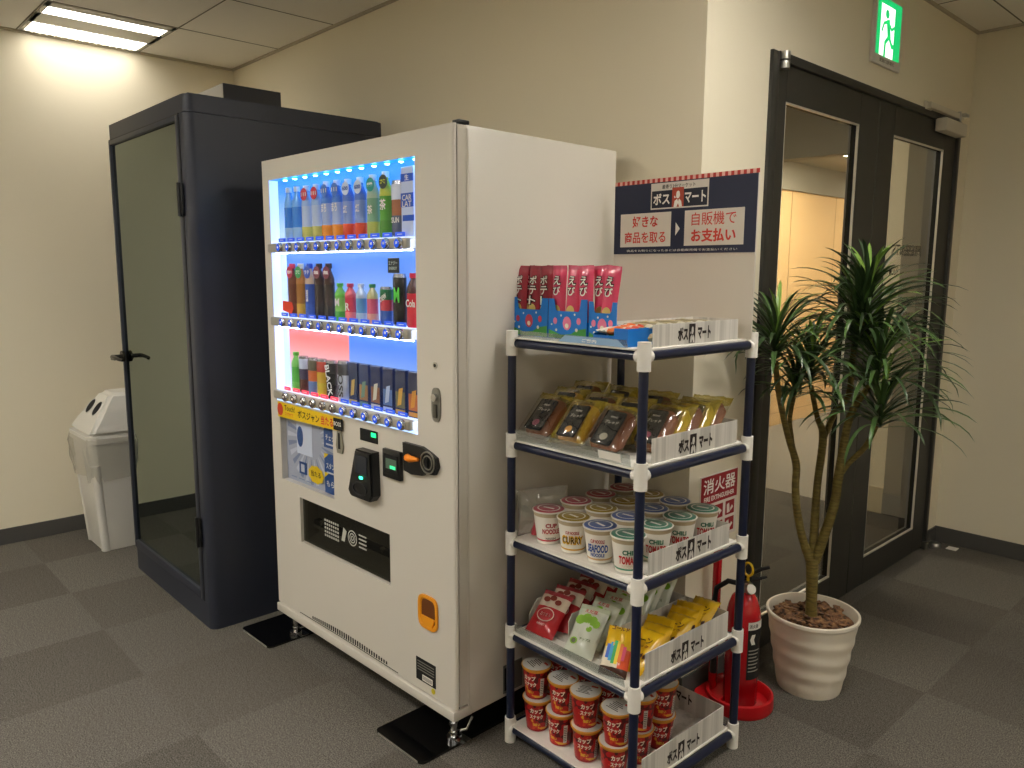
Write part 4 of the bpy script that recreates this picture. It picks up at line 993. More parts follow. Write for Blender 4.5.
# --- tier 1: puff-stick packs in blue display boxes
M_dbox = mat('box_blue', '#1272c8', .45)
def stick(base, text, c2):
    fn = lambda a, b: pk(base) if (b < .93) else pk('#8c2438' if base != '#d94468' else '#c03a5c')
    t = thing('snack_stick', 'x', 'snack pack')
    pouch_mesh(.050, .182, .020, fn, seed=hash(base) % 97, nx=8, nz=16, crimp=.05).build('wrapper', t)
    q = MB(); 
    for k, ch in enumerate(text): add_text(q, ch, (0, -.0128, .140-k*.029), w=.029, h=.029, material=M_text_dark, bold=.10)
    for k, ch in enumerate(text): add_text(q, ch, (0, -.0134, .140-k*.029), w=.025, h=.025, material=M_text_white, bold=.02)
    q.build('lettering', t, smooth=False, recalc=False)
    q = MB(); q.lathe([(0, 0), (.014, 0)], (0, 0, 0), 16, mats=mt('#dcc070')); 
    for v in q.bm.verts: v.co = Vector((v.co.x, -.0120, .055+v.co.y*1.2))
    q.build('printed_puff', t, smooth=False, recalc=False)
    return t
pr0 = stick('#9c2236', 'ポテト', 0); pr1 = stick('#d94468', 'えび', 0)
zb_ = ST[0]+.002
sp = [(pr0, -.524, .070, .02, 'leftmost dark red potato stick pack in the left blue box'), (pr0, -.498, .092, -.1, 'dark red potato stick pack behind the leftmost one'), (pr0, -.465, .070, .03, 'large dark red potato stick pack at the middle of the left blue box'),
      (pr0, -.414, .072, -.03, 'dark red potato stick pack at the right edge of the left blue box'), (pr0, -.432, .095, .1, 'dark red potato stick pack tucked behind the box edge'),
      (pr1, -.364, .070, 0, 'leftmost pink shrimp stick pack in the middle blue box'), (pr1, -.312, .070, .04, 'second pink shrimp stick pack in the middle blue box'), (pr1, -.260, .072, -.03, 'third pink shrimp stick pack, above the notch of the middle box'),
      (pr1, -.190, .076, .10, 'rightmost pink shrimp stick pack leaning right in the right blue box'), (pr1, -.222, .096, -.06, 'pink shrimp stick pack half hidden behind the rightmost one'), (pr1, -.336, .094, .06, 'pink shrimp stick pack in the second line of the middle box')]
used = set()
for (p, u, v, tl, lab) in sp:
    t = p if id(p) not in used else dup(p); used.add(id(p)); t['label'] = lab; t['group'] = 'puff stick packs on the top tier'
    place(t, u, v, zb_+.020, rx=-.04, ry=tl, rz=.1)
def dispbox(u0, u1, v0, v1, hgt, notch, label, side):
    t = thing('display_box', label, 'box', sw_((u0+u1)/2, v0, ST[0]+.0), SA, group='blue display boxes on the top tier')
    w = (u1-u0)/2; d = v1-v0; T = .002; m = MB().m(M_dbox)
    lo, hi, nw = .078, hgt, w*.70
    m.prism([(-w, 0, 0), (w, 0, 0), (w, 0, hi), (nw, 0, hi), (nw*.9, 0, lo+.006), (nw*.9-.005, 0, lo), (-nw*.9+.005, 0, lo), (-nw*.9, 0, lo+.006), (-nw, 0, hi), (-w, 0, hi)], (0, T, 0))
    m.box(-w, -w+T, T, d, 0, .05).box(w-T, w, T, d, 0, .05).box(-w+T, w-T, d-T, d, 0, .05).box(-w+T, w-T, T, d-T, 0, T)
    m.build('carton', t, smooth=False)
    q = MB(); Yf = -.0006
    q.m(mt('#3f8f3c')); q.bm.faces.new([q.bm.verts.new(p) for p in [(-w+.002, Yf, .002), (w-.002, Yf, .002), (w-.002, Yf, .034), (w*.5, Yf, .028), (w*.2, Yf, .016), (-w*.3, Yf, .012), (-w+.002, Yf, .026)]]).material_index = q.cur
    q.m(mt('#e07a98' if side else '#c03a50'));
    for (x, z, r) in ((0, .045, .016), (-w*.62, .05, .008), (w*.6, .052, .008)):
        q.bm.faces.new([q.bm.verts.new((x+r*cos(2*pi*k/12), Yf-.0004, z+r*1.2*sin(2*pi*k/12))) for k in range(12)]).material_index = q.cur
    q.m(mt('#e6e0c8'))
    for (x, z, r) in ((0, .038, .007), (-w*.55, .025, .004), (w*.5, .028, .005), (-w*.3, .066, .003), (w*.4, .07, .003), (-w*.8, .04, .003)):
        q.bm.faces.new([q.bm.verts.new((x+r*cos(2*pi*k/10), Yf-.0008, z+r*sin(2*pi*k/10))) for k in range(10)]).material_index = q.cur
    q.build('printed_meadow', t, smooth=False, recalc=False)
dispbox(-.540, -.388, .052, .110, .112, 0, 'left blue display box printed with a green meadow, holding dark red packs', 0)
dispbox(-.385, -.238, .052, .110, .112, 0, 'middle blue display box printed with a green meadow, holding pink packs', 1)
dispbox(-.235, -.138, .056, .110, .108, 0, 'right blue display box holding the rightmost pink packs', 1)
ub = thing('flat_snack_box', 'low open blue box of wrapped bars at the front of the top tier', 'box', sw_(-.150, .004, ST[0]), SA)
m = MB().m(M_dbox); m.box(-.02, .095, -.001, .001, 0, .026).box(.050, .095, -.0012, .0, 0, .046).box(-.02, -.018, 0, .12, 0, .03).box(.093, .095, 0, .12, 0, .046).box(-.02, .095, .118, .12, 0, .036).box(-.018, .093, .002, .118, 0, .002).build('carton', ub, smooth=False)
for k in range(4):
    m = pouch_mesh(.105, .030, .016, lambda a, b: pk('#e8742c') if abs(a) < .25 else (pk('#d8d4cc') if a < .5 else pk('#3c9a78') if a > .8 else pk('#d04a30')), seed=k, nx=14, nz=5, crimp=.03)
    for v in m.bm.verts: v.co = Vector((v.co.x, v.co.z, -v.co.y))
    t = thing('snack_bar', ['colourful wrapped bar at the front of the low blue box', 'second wrapped bar from the front in the low blue box', 'third wrapped bar from the front in the low blue box', 'wrapped bar at the back of the low blue box'][k], 'snack bar', sw_(-.115, .008+k*.025, ST[0]+.036+.003*k), SA, group='bars in the low blue box')
    m.build('wrapper', t)
lf = thing('leaflet', 'pale blue leaflet lying at the front of the top tier', 'leaflet', sw_(-.17, -.006, ST[0]+.0015), SA)
MB().prism([(-.11, -.008, .0), (.12, -.008, .0), (.09, -.003, .018), (-.09, -.003, .018)], (0, .001, 0), mat('leaflet_blue', '#7ba0c4', .4)).build('sheet', lf, smooth=False)
q = MB(); add_text(q, 'ご案内', (0, -.0075, .008), w=.05, h=.009, material=M_text_white); q.build('lettering', lf, smooth=False, recalc=False)
for k in range(7):
    m = pouch_mesh(.12, .035, .016, (lambda a, b: pk('#c8c4b4') if abs(a) > .6 else pk('#b8a038') if b > .4 else pk('#8c8468')), seed=20+k, nx=10, nz=5)
    for v in m.bm.verts: v.co = Vector((v.co.x, v.co.z, -v.co.y))
    t = thing('snack_bar', 'yellow and grey wrapped bar, number %s from the front in the top tier tray' % ['one', 'two', 'three', 'four', 'five', 'six', 'seven'][k], 'snack bar', sw_(-.105, .085+k*.045, ST[0]+.046+.002*(k % 2)), SA, group='bars in the top tier tray')
    m.build('wrapper', t)
    if k == 0:
        pass
# filler under the bars so that they rest on a full tray
for k in range(7):
    m = pouch_mesh(.14, .04, .03, lambda a, b: pk('#a89c78'), seed=40+k, nx=8, nz=5)
    for v in m.bm.verts: v.co = Vector((v.co.x, v.co.z, -v.co.y))
    t = thing('snack_bar', 'tan wrapped bar in the lower layer of the top tier tray', 'snack bar', sw_(-.105, .082+k*.046, ST[0]+.020), SA, group='lower bars in the top tier tray'); m.build('wrapper', t)

# --- tier 2: bread packs
M_bread = mat('bread_brown', '#7c4624', .6); M_bread2 = mat('bread_tan', '#b08038', .6); M_cream2 = mat('bread_cream', '#cfc08a', .6); bump(M_bread, 90, .3, .003)
M_film_y = film('yellow_wrap', '#f0e48c', .08, .12, .28, '#cdb848')
def breadpack(bc, accent, kind=0):
    t = thing('bread_pack', 'x', 'bread pack')
    m = MB(); m.lathe([(0, 0), (.03, .004), (.046, .025), (.046, .10), (.03, .122), (0, .125)], (0, 0, 0), 14, bc, 1, .45); m.build('bread', t)
    for o_ in (t.children[0],): o_.location = (0, .010, .008); o_.scale = (1.15, 1, 1.12)
    MB().box(-.030, .030, -.019, -.017, .016, .128, .004, 2, mat('label_black', '#15130f', .5)).build('black_label', t)
    q = MB(); q.lathe([(0, 0), (.012, 0)], (0, 0, 0), 12, mats=mt(accent))
    for v in q.bm.verts: v.co = Vector((v.co.x, -.0196, .040+v.co.y))
    add_text(q, 'ブレッド', (0, -.0196, .090), w=.042, h=.012, material=M_text_white, bold=.02); add_text(q, 'BREAD', (0, -.0196, .108), w=.022, h=.006)
    q.build('label_print', t, smooth=False, recalc=False)
    pouch_mesh(.125, .165, .052, lambda a, b: (M_cling if abs(a) < .62 or bc is M_bread else M_film_y) if b < .9 else M_film_y, seed=int(accent[1:], 16) % 91, nx=16, nz=16).build('clear_film', t)
    return t
bp = [breadpack(M_bread, '#8c3a5a'), breadpack(M_bread2, '#d09028'), breadpack(M_bread, '#b8b4a8'), breadpack(M_cream2, '#a8a840')]
cols_u = (-.422, -.290, -.165); used = set()
names3 = ('left', 'middle', 'right')
ordn = ('front', 'second', 'third', 'fourth')
for ci, u in enumerate(cols_u):
    for k in range(3):
        p = bp[ci] if k == 0 else bp[(ci+k) % 4] if k < 3 else bp[3]
        t = p if id(p) not in used else dup(p); used.add(id(p))
        if p is bp[0]: pass
        t['label'] = 'film-wrapped bread with black label, %s of the %s column on the second tier' % (ordn[k] + (' pack' if k else 'most pack'), names3[ci]); t['group'] = 'bread packs on the second tier'
        place(t, u + random.uniform(-.006, .006), .028+k*.085, ST[1]+.010+.012*k, rx=-.85, rz=.16+random.uniform(-.08, .08), ry=random.uniform(-.05, .05))
for k in range(5):
    t = dup(bp[3] if k % 2 else bp[0]); t['label'] = 'film-wrapped bread leaning in the second tier tray, %s from the front' % ('nearest', 'second', 'third', 'fourth', 'last')[k]; t['group'] = 'bread packs in the second tier tray'
    place(t, -.092, .125+k*.058, ST[1]+.012, rx=-.85, rz=.15, ry=0)

# --- tier 3: noodle cups
M_cupw = mat('cup_white', '#e6e2d8', .5)
def noodle(lid, accent, words, seed):
    t = thing('noodle_cup', 'x', 'noodle cup')
    w2 = M_cupw; ac = mt(accent)
    r0, r1, h = .033, .046, .098
    rz_ = lambda z: r0+(r1-r0)*z/h
    prof = [(0, 0), (r0, 0), (rz_(.008), .008), (rz_(.013), .013), (rz_(.075), .075), (rz_(.082), .082), (rz_(h-.004), h-.004), (r1+.002, h-.004), (r1+.003, h-.001), (r1, h)]
    m = MB(); m.lathe(prof, (0, 0, 0), 28, [w2, w2, ac, w2, mat('cup_food_'+accent[1:], accent, .5) if False else w2, mt('#b8a888'), w2, w2, w2]); m.build('cup', t)
    MB().lathe([(r1-.001, h), (r1-.003, h+.0015), (0, h+.0015)], (0, 0, 0), 28, mat('lid_'+lid[1:], lid, .3, .25)).build('lid', t)
    q = MB(); q.lathe([(.034, h+.0018), (.03, h+.0018)], (0, 0, 0), 24, mats=M_text_white); q.box(-.018, .018, -.004, .004, h+.0017, h+.0021, material=M_text_white); q.build('lid_print', t, smooth=False, recalc=False)
    q = MB()
    for (s, z, ww, hh, c) in words: add_text(q, s, (0, 0, z), w=ww, h=hh, material=mt(c), wrap=rz_(z)+.0022, ca=-pi/2+.75, bold=.04)
    q.build('lettering', t, smooth=False, recalc=False)
    return t
CUP = [noodle('#b0505c', '#b03040', [('CUP', .058, .034, .013, '#a83840'), ('NOODLE', .040, .052, .015, '#b03840'), ('NISSIN', .018, .03, .007, '#7a7468')], 1),
       noodle('#9c8228', '#c8962c', [('CUP NOODLE', .062, .04, .009, '#b04848'), ('CURRY', .040, .066, .026, '#d8a818'), ('CURRY', .040, .058, .019, '#2c2014')], 2),
       noodle('#5a6ca0', '#c8a070', [('CUP NOODLE', .064, .04, .010, '#b04848'), ('SEAFOOD', .043, .060, .022, '#2a4f98'), ('NOODLE', .024, .04, .010, '#3a5aa0')], 3),
       noodle('#4f8470', '#3f8c6c', [('CHILI', .060, .040, .013, '#1f6c50'), ('TOMATO', .038, .060, .022, '#b82c2c'), ('NOODLE', .020, .04, .009, '#d8d0c0')], 4)]
names4 = ('red-lidded', 'gold-lidded', 'blue-lidded', 'green-lidded'); used = set()
cu = (-.376, -.276, -.176, -.078)
# red bag and clear bag at the left
for ci in range(4):
    for k in range(4):
        p = CUP[ci]; t = p if id(p) not in used else dup(p); used.add(id(p))
        t['label'] = '%s instant noodle cup, %s of its column on the third tier' % (names4[ci], ('frontmost', 'second from the front', 'third from the front', 'rearmost')[k]); t['group'] = 'noodle cups on the third tier'
        place(t, cu[ci]+(.0 if k else .002), .052+k*.112+(.008 if k else 0), ST[2]+.0028, rz=random.uniform(-.35, .35))
M_bag2 = film('crumpled_bag', '#f6f6f2', .18, .10, .22, '#d8d6ce')
cb_ = thing('clear_bag', 'crumpled clear plastic bag with red print at the left of the noodle cups', 'plastic bag', sw_(-.440, .10, ST[2]+.002), SA)
pouch_mesh(.17, .135, .045, lambda a, b: M_bag2, seed=5, nx=16, nz=14).build('film', cb_)
cb_.children[0].rotation_euler = (-.15, 0, 1.2)
m = MB(); loft(m, [(0.001, -.012, .012, -.05, .03, .01), (.045, -.009, .009, -.04, .02, .008)], material=mt('#b8404c')); m.build('red_bundle', cb_)

# --- tier 4: bags
def bag_proto(w, h, t_, fn, texts, seed, extra=None):
    t = thing('snack_bag', 'x', 'snack bag'); pouch_mesh(w, h, t_, fn, seed=seed).build('foil', t)
    q = MB()
    for (s, x, z, ww, hh, c, *r) in texts: add_text(q, s, (x, -t_*.56-.001, z), w=ww, h=hh, material=mt(c), bold=.03, rot=r[0] if r else 0)
    if extra: extra(q, -t_*.56-.0006)
    q.build('print', t, smooth=False, recalc=False)
    return t
def ext_red(q, y):
    q.m(mt('#d8c8b8')); q.bm.faces.new([q.bm.verts.new((.0+.030*cos(2*pi*k/18), y, .062+.022*sin(2*pi*k/18))) for k in range(18)]).material_index = q.cur
    q.m(mt('#b02a30')); q.bm.faces.new([q.bm.verts.new((.0+.027*cos(2*pi*k/18), y-.0004, .062+.019*sin(2*pi*k/18))) for k in range(18)]).material_index = q.cur
    q.m(mt('#7c3020'))
    for (x, z) in ((-.02, .11), (.0, .118), (.022, .108)): q.bm.faces.new([q.bm.verts.new((x+.012*cos(2*pi*k/10), y, z+.009*sin(2*pi*k/10))) for k in range(10)]).material_index = q.cur
def ext_green(q, y):
    q.m(mt('#7fae2a'))
    for (x, z, r) in ((-.024, .100, .015), (-.006, .108, .015), (.014, .104, .015), (.028, .096, .012), (-.02, .035, .011), (.012, .078, .009)): q.bm.faces.new([q.bm.verts.new((x+r*cos(2*pi*k/10), y, z+r*sin(2*pi*k/10))) for k in range(10)]).material_index = q.cur
    q.m(mt('#5a5c40')); q.bm.faces.new([q.bm.verts.new((-.02+.007*cos(2*pi*k/10), y-.0004, .035+.007*sin(2*pi*k/10))) for k in range(10)]).material_index = q.cur
def ext_star(q, y):
    cs = ['#3a6ad0', '#38a0d0', '#40b060', '#e8d030', '#e87a28', '#d04060']
    for k in range(6):
        q.m(mt(cs[k])); x = -.026+k*.009; hh = .034 - abs(k-2.5)*.006; q.quad((x, y, .062-hh), (x+.009, y, .062-hh), (x+.009, y, .062+hh), (x, y, .062+hh))
def ext_zig(q, y):
    q.m(mt('#3c1c10'))
    for k in range(6): x = -.034+k*.012; q.quad((x, y, .040), (x+.009, y, .046), (x+.007, y, .060), (x-.002, y, .053))
bagR = bag_proto(.105, .145, .030, lambda a, b: pk('#a81c24') if b < .62 else pk('#cfc0ae') if b < .9 else pk('#a03038'), [('おつまみ', 0, .062, .036, .012, '#e8dcd0'), ('ROAST', 0, .03, .03, .007, '#d8b8b0')], 11, ext_red)
bagG = bag_proto(.095, .155, .032, lambda a, b: pk('#c4c8b8') if b < .9 else pk('#b0b8a0'), [('えだ豆', .0, .13, .04, .010, '#b03a3a'), ('チップス', .012, .045, .036, .009, '#5a7040')], 12, ext_green)
bagY = bag_proto(.085, .150, .026, lambda a, b: pk('#e0b418') if b < .92 else pk('#d0a410'), [('コーン', 0, .10, .055, .020, '#4a2010', .1), ('スナック', 0, .08, .05, .009, '#7a3818', .1)], 13, ext_zig)
bagS = bag_proto(.080, .135, .030, lambda a, b: pk('#e0b418') if b > .55 else pk('#3c1c12') if b < .16 else (pk('#d8542c') if a > .3 else pk('#e8ddc8')), [('ゴールド', 0, .127, .05, .012, '#5a2010')], 14, ext_star)
z4 = ST[3]+.004
def putbags(p, items, cat, group):
    first = True
    for (u, v, dz, rx, rz, lab) in items:
        t = p if first else dup(p); first = False; t['label'] = lab; t['group'] = group; place(t, u, v, z4+dz, rx=rx, rz=rz)
o5 = ('frontmost', 'second from the front', 'third from the front', 'fourth from the front', 'fifth from the front', 'sixth from the front', 'rearmost')
putbags(bagR, [(-.388+.012*(k % 2), .028+k*.055, .004*k, -.85, .15+.1*(k % 2), 'red and beige nut bag in left bin of fourth tier, %s' % o5[k if k < 6 else 6]) for k in range(7)], 'bag', 'red nut bags on the fourth tier')
putbags(bagG, [(-.238+.014*((k+1) % 2), .022+k*.055, .004*k, -.85, .25-.12*(k % 2), 'pale green bean bag in middle bin of fourth tier, %s' % o5[k if k < 6 else 6]) for k in range(7)], 'bag', 'green bean bags on the fourth tier')
putbags(bagS, [(-.088, .012, -.003, -.70, .35, 'yellow bag with a rainbow striped patch at the front of the right bin')], 'bag', 'yellow bags on the fourth tier')
putbags(bagY, [(-.075+.006*(k % 2), .062+k*.046, .002*k, -1.08, .25+.12*((k*7) % 3-1), 'yellow corn snack bag in right bin, fourth tier, %s' % (['second in line', 'third in line', 'fourth in line', 'fifth in line', 'sixth in line', 'seventh in line', 'last in line'][k])) for k in range(7)], 'bag', 'yellow bags on the fourth tier')

# --- tier 5: red cups stacked two high
M_redcup = mat('red_cup_print', '#a81418', .35, coat=.3); speckle(M_redcup, [(0, '#5a0c10'), (.40, '#ac1618'), (.60, '#c83a1c'), (.655, '#e0a838')], 42)
M_redlow = mat('red_cup_plain', '#98121a', .35, coat=.3)
M_foil = mat('foil_lid', '#cfccc6', .4, .3); bump(M_foil, 120, .4, .002)
def redcup():
    t = thing('snack_cup', 'x', 'snack cup'); r0, r1, h = .033, .043, .100; rz_ = lambda z: r0+(r1-r0)*z/h
    gold = mt('#c88a28')
    m = MB(); m.lathe([(0, 0), (r0, 0), (rz_(.006), .006), (rz_(.088), .088), (rz_(.094), .094), (r1+.003, .094), (r1+.004, .098), (r1, h)], (0, 0, 0), 28, [M_redlow, M_redlow, M_redcup, gold, gold, gold, gold]); m.build('cup', t)
    MB().lathe([(r1+.001, h), (r1-.002, h+.0012), (0, h+.0012)], (0, 0, 0), 24, M_foil).build('foil_lid', t)
    q = MB().m(M_text_dark)
    for j in range(6): q.box(-.022+.004*(j % 2), .020-.006*(j % 3), -.022+j*.007, -.0195+j*.007, h+.0013, h+.0016)
    q.m(mt('#b83a20')).box(.01, .03, .018, .026, h+.0013, h+.0016)
    q.build('lid_print', t, smooth=False, recalc=False)
    q = MB()
    add_text(q, 'カップ', (0, 0, .070), w=.04, h=.016, material=mt('#e8dcc8'), wrap=rz_(.07)+.0015, ca=-pi/2+.5, bold=.05)
    add_text(q, 'スナック', (0, 0, .050), w=.042, h=.014, wrap=rz_(.05)+.0015, ca=-pi/2+.5, bold=.05)
    add_text(q, 'うまい', (0, 0, .024), w=.024, h=.010, material=mt('#e0b030'), wrap=rz_(.024)+.0015, ca=-pi/2+.5, bold=.05)
    q.box(0, .001, 0, .001, 0, .001) if False else None
    q.build('lettering', t, smooth=False, recalc=False)
    q = MB(); q.m(mt('#cfcac0')); n = 5
    for k in range(n):
        a0, a1 = -pi/2+1.35+k*.06, -pi/2+1.35+(k+1)*.06
        q.quad(*[(cos(a)*(rz_(z)+.001), sin(a)*(rz_(z)+.001), z) for a, z in ((a0, .012), (a1, .012), (a1, .07), (a0, .07))])
    q.m(M_text_dark)
    for j in range(8):
        z = .018+j*.006; q.quad(*[(cos(a)*(rz_(z)+.0014), sin(a)*(rz_(z)+.0014), zz) for a, zz in ((-pi/2+1.38, z), (-pi/2+1.6, z), (-pi/2+1.6, z+.002), (-pi/2+1.38, z+.002))])
    q.build('barcode_strip', t, smooth=False, recalc=False)
    return t
rc = redcup(); first = True
cu5 = (-.405, -.305, -.203, -.098)
col5 = ('leftmost', 'second from left', 'third from left', 'rightmost')
for ci, u in enumerate(cu5):
    for k in range(4 if ci < 3 else 3):
        for lv in range(2):
            t = rc if first else dup(rc); first = False
            t['label'] = '%s red snack cup, %s column, %s row, lowest tier' % (('lower', 'upper')[lv], col5[ci], ('front', 'second', 'third', 'back')[k]); t['group'] = 'red cups on the lowest tier'
            place(t, u+(.012*lv*(1 if ci % 2 else -1)*.5), .045+k*.102, ST[4]+.0025+lv*.1015, rz=random.uniform(-.5, .5))

# ------------------------------------------------------------------ extinguisher and stand
es = thing('extinguisher_stand', 'red floor stand with dish and post holding the fire extinguisher sign', 'stand', (-1.268, 2.250, 0))
m = MB().m(M_redplastic); m.lathe([(0, .004), (.0, .0), (.108, 0), (.112, .008), (.110, .045), (.103, .048), (.098, .042), (.094, .014), (0, .012)], (0, 0, 0), 36); m.build('dish', es)
m = MB().m(M_redplastic); m.prism([(x, y, 0) for x, y in rounded_rect(-.125, -.03, -.10, .10, .03, 5)], (0, 0, .030)); m.build('back_foot', es)
MB().box(-.104, -.080, -.032, -.010, .03, .72, .004, 2, M_red).build('post', es)
sg = thing('extinguisher_sign', 'red and white fire extinguisher sign on the post behind the rack', 'sign', (-1.346, 2.175, .578))
sb = MB().box(0, .004, -.095, .125, 0, .225, .001, 1, mat('sign_white', '#d6cfc4', .5)); sb.build('board', sg, smooth=False)
q = MB(); X = .0045; q.quad((X, -.093, .128), (X, .123, .128), (X, .123, .222), (X, -.093, .222), material=mat('sign_red', '#8e0f1c', .5))
add_text(q, '消火器', (X+.0005, .015, .188), w=.19, h=.050, face='+x', material=M_text_white, bold=.012); add_text(q, 'FIRE EXTINGUISHER', (X+.0005, .015, .146), w=.18, h=.016, face='+x', bold=.02)
q.m(mat('sign_red', '#a81420', .5))
for (y0, z0) in ((-.085, .07), (-.015, .07), (.055, .07), (-.085, .012), (-.015, .012), (.055, .012)):
    q.quad((X, y0, z0), (X, y0+.055, z0), (X, y0+.055, z0+.048), (X, y0, z0+.048))
q.m(mat('sign_white', '#d6cfc4', .5))
for (y0, z0) in ((-.085, .07), (-.015, .07), (.055, .07), (-.085, .012), (-.015, .012), (.055, .012)):
    q.quad((X+.0004, y0+.01, z0+.006), (X+.0004, y0+.028, z0+.008), (X+.0004, y0+.022, z0+.04), (X+.0004, y0+.008, z0+.036)); q.quad((X+.0004, y0+.032, z0+.01), (X+.0004, y0+.048, z0+.022), (X+.0004, y0+.04, z0+.03), (X+.0004, y0+.03, z0+.02))
q.build('print', sg, smooth=False, recalc=False)
fe = thing('fire_extinguisher', 'red fire extinguisher with black label standing in the red dish', 'fire extinguisher', (-1.262, 2.242, .0145))
r = .056
MB().lathe([(0, 0), (r-.006, 0), (r, .008), (r, .315), (r-.006, .345), (r*.72, .372), (.026, .388), (.022, .392), (0, .392)], (0, 0, 0), 32, M_red).build('cylinder', fe)
lb = MB().m(M_darkgap)
def arc(z0, z1, a0, a1, rr, mm, n=12):
    lb.m(mm)
    for k in range(n):
        p, q_ = a0+(a1-a0)*k/n, a0+(a1-a0)*(k+1)/n
        lb.quad((rr*cos(p), rr*sin(p), z0), (rr*cos(q_), rr*sin(q_), z0), (rr*cos(q_), rr*sin(q_), z1), (rr*cos(p), rr*sin(p), z1))
A0 = -.75
arc(.105, .305, A0, A0+1.25, r+.0008, M_darkgap); arc(.278, .305, A0, A0+1.25, r+.0012, M_text_white)
add_text(lb, '消火器', (0, 0, .291), w=.035, h=.014, material=M_text_dark, wrap=r+.0018, ca=A0+.35); add_text(lb, '«', (0, 0, .245), w=.02, h=.035, material=M_text_white, wrap=r+.0018, ca=A0+.3, bold=.05)
for j in range(7): arc(.205-j*.012, .209-j*.012, A0+.08, A0+.85-(j % 3)*.1, r+.0016, mat('grey_print3', '#9a968c', .6), 6)
lb.build('label', fe, smooth=False, recalc=False)
m = MB().m(M_silver); m.cyl((0, 0, .39), (0, 0, .425), .018, seg=16).cyl((0, .0, .415), (.028, -.014, .418), .012).cyl((.022, -.011, .405), (.034, -.018, .412), .016, seg=18); m.build('valve', fe)
m = MB().m(M_black); m.tube([(-.03, .0, .425), (.0, .0, .440), (.04, .03, .470), (.06, .045, .478)], [.006, .008, .007, .006]); m.tube([(-.02, 0, .425), (.02, .014, .43), (.055, .04, .445)], [.006, .006, .005]); m.build('handle', fe)
m = MB().m(mat('pin_yellow', '#d8b020', .4)); N_ = 16
m.tube([(.012+.016*cos(2*pi*k/N_), -.004, .470+.022*sin(2*pi*k/N_)) for k in range(N_+1)], .004, 6); m.box(.008, .016, -.006, -.002, .43, .45); m.build('safety_pin', fe)
MB().tube([(-.005, -.01, .415), (-.045, -.03, .42), (-.078, -.045, .39), (-.085, -.050, .32), (-.082, -.05, .2), (-.078, -.045, .12)], [.009]*5+[.007], 10, M_black).build('hose', fe)
MB().cyl((-.078, -.045, .09), (-.078, -.045, .15), .013, .010, material=M_black).build('nozzle', fe)

# ------------------------------------------------------------------ potted plant
PX, PY = -1.165, 2.54
pt = thing('plant_pot', 'round off-white pot with wavy ridges standing before the glass door', 'pot', (PX, PY, 0))
M_pot = mat('pot_plastic', '#eae2d2', .38); H_ = .28; prof = []
nseg = 44
for k in range(nseg+1):
    t_ = k/nseg; prof.append((.106+.044*t_**.9, H_*t_*.93))
def wav(v, a):
    t_ = v.z/H_
    if v.length < .05: return v
    w_ = .0018*sin(t_*pi*2*4.6 + sin(a+.6)*1.1)*min(1, t_*4)*min(1, max(0, (.86-t_))*8)
    rr = sqrt(v.x**2+v.y**2); s__ = (rr+w_)/rr
    return Vector((v.x*s__, v.y*s__, v.z))
m = MB().m(M_pot); full = prof + [(.1525, H_*.945), (.1555, H_*.955), (.1555, H_*.99), (.152, H_), (.147, H_*.995), (.143, H_*.9), (.138, H_*.8)]
m.lathe([(0, 0)]+full, (0, 0, 0), 64, fn=lambda v, a: wav(v, a) if v.z < H_*.93 and v.x**2+v.y**2 < .151**2 else v); m.build('pot', pt)
M_bark = mat('bark_chip', '#6b4630', .85); speckle(M_bark, [(0, '#3e2a1c'), (.4, '#6c4c34'), (.55, '#84603f'), (.68, '#98744e')], 60)
mu = MB().m(M_bark); mu.lathe([(0, .248), (.138, .244)], (0, 0, 0), 28)
rnd = random.Random(5)
for k in range(105):
    a = rnd.uniform(0, 2*pi); rr = .112*sqrt(rnd.random()); l_, w_, t_ = rnd.uniform(.035, .07), rnd.uniform(.018, .036), rnd.uniform(.005, .010)
    rt_ = Matrix.Rotation(rnd.uniform(0, pi), 4, 'Z') @ Matrix.Rotation(rnd.uniform(-.5, .5), 4, 'X') @ Matrix.Rotation(rnd.uniform(-.4, .4), 4, 'Y')
    x, y, z = rr*cos(a), rr*sin(a), .250+rnd.uniform(0, .016)
    mu.box(x-l_/2, x+l_/2, y-w_/2, y+w_/2, z-t_/2, z+t_/2, .003, 1, rot=rt_)
tag(mu.build('bark_mulch', loc=(PX, PY, 0)), 'brown bark chips filling the white plant pot', 'bark mulch', kind='stuff')
pl = thing('dracaena_plant', 'tall branching dracaena-like plant with spiky leaf heads in the white pot', 'plant', (0, 0, 0))
pl.location = (PX, PY, .25)
M_trunk = mat('trunk_bark', '#6e5f2a', .7); speckle(M_trunk, [(0, '#5c5024'), (.45, '#6c5e2a'), (.6, '#776a34')], 30, stretch=(1, 1, 5)); bump(M_trunk, 120, .5, .002)
CC = Vector((0, 0, 1.45))
def near(p, k): p = Vector(p); return tuple(CC+(p-CC)*k)
def rel(p): return Vector(p)-Vector((PX, PY, .25))
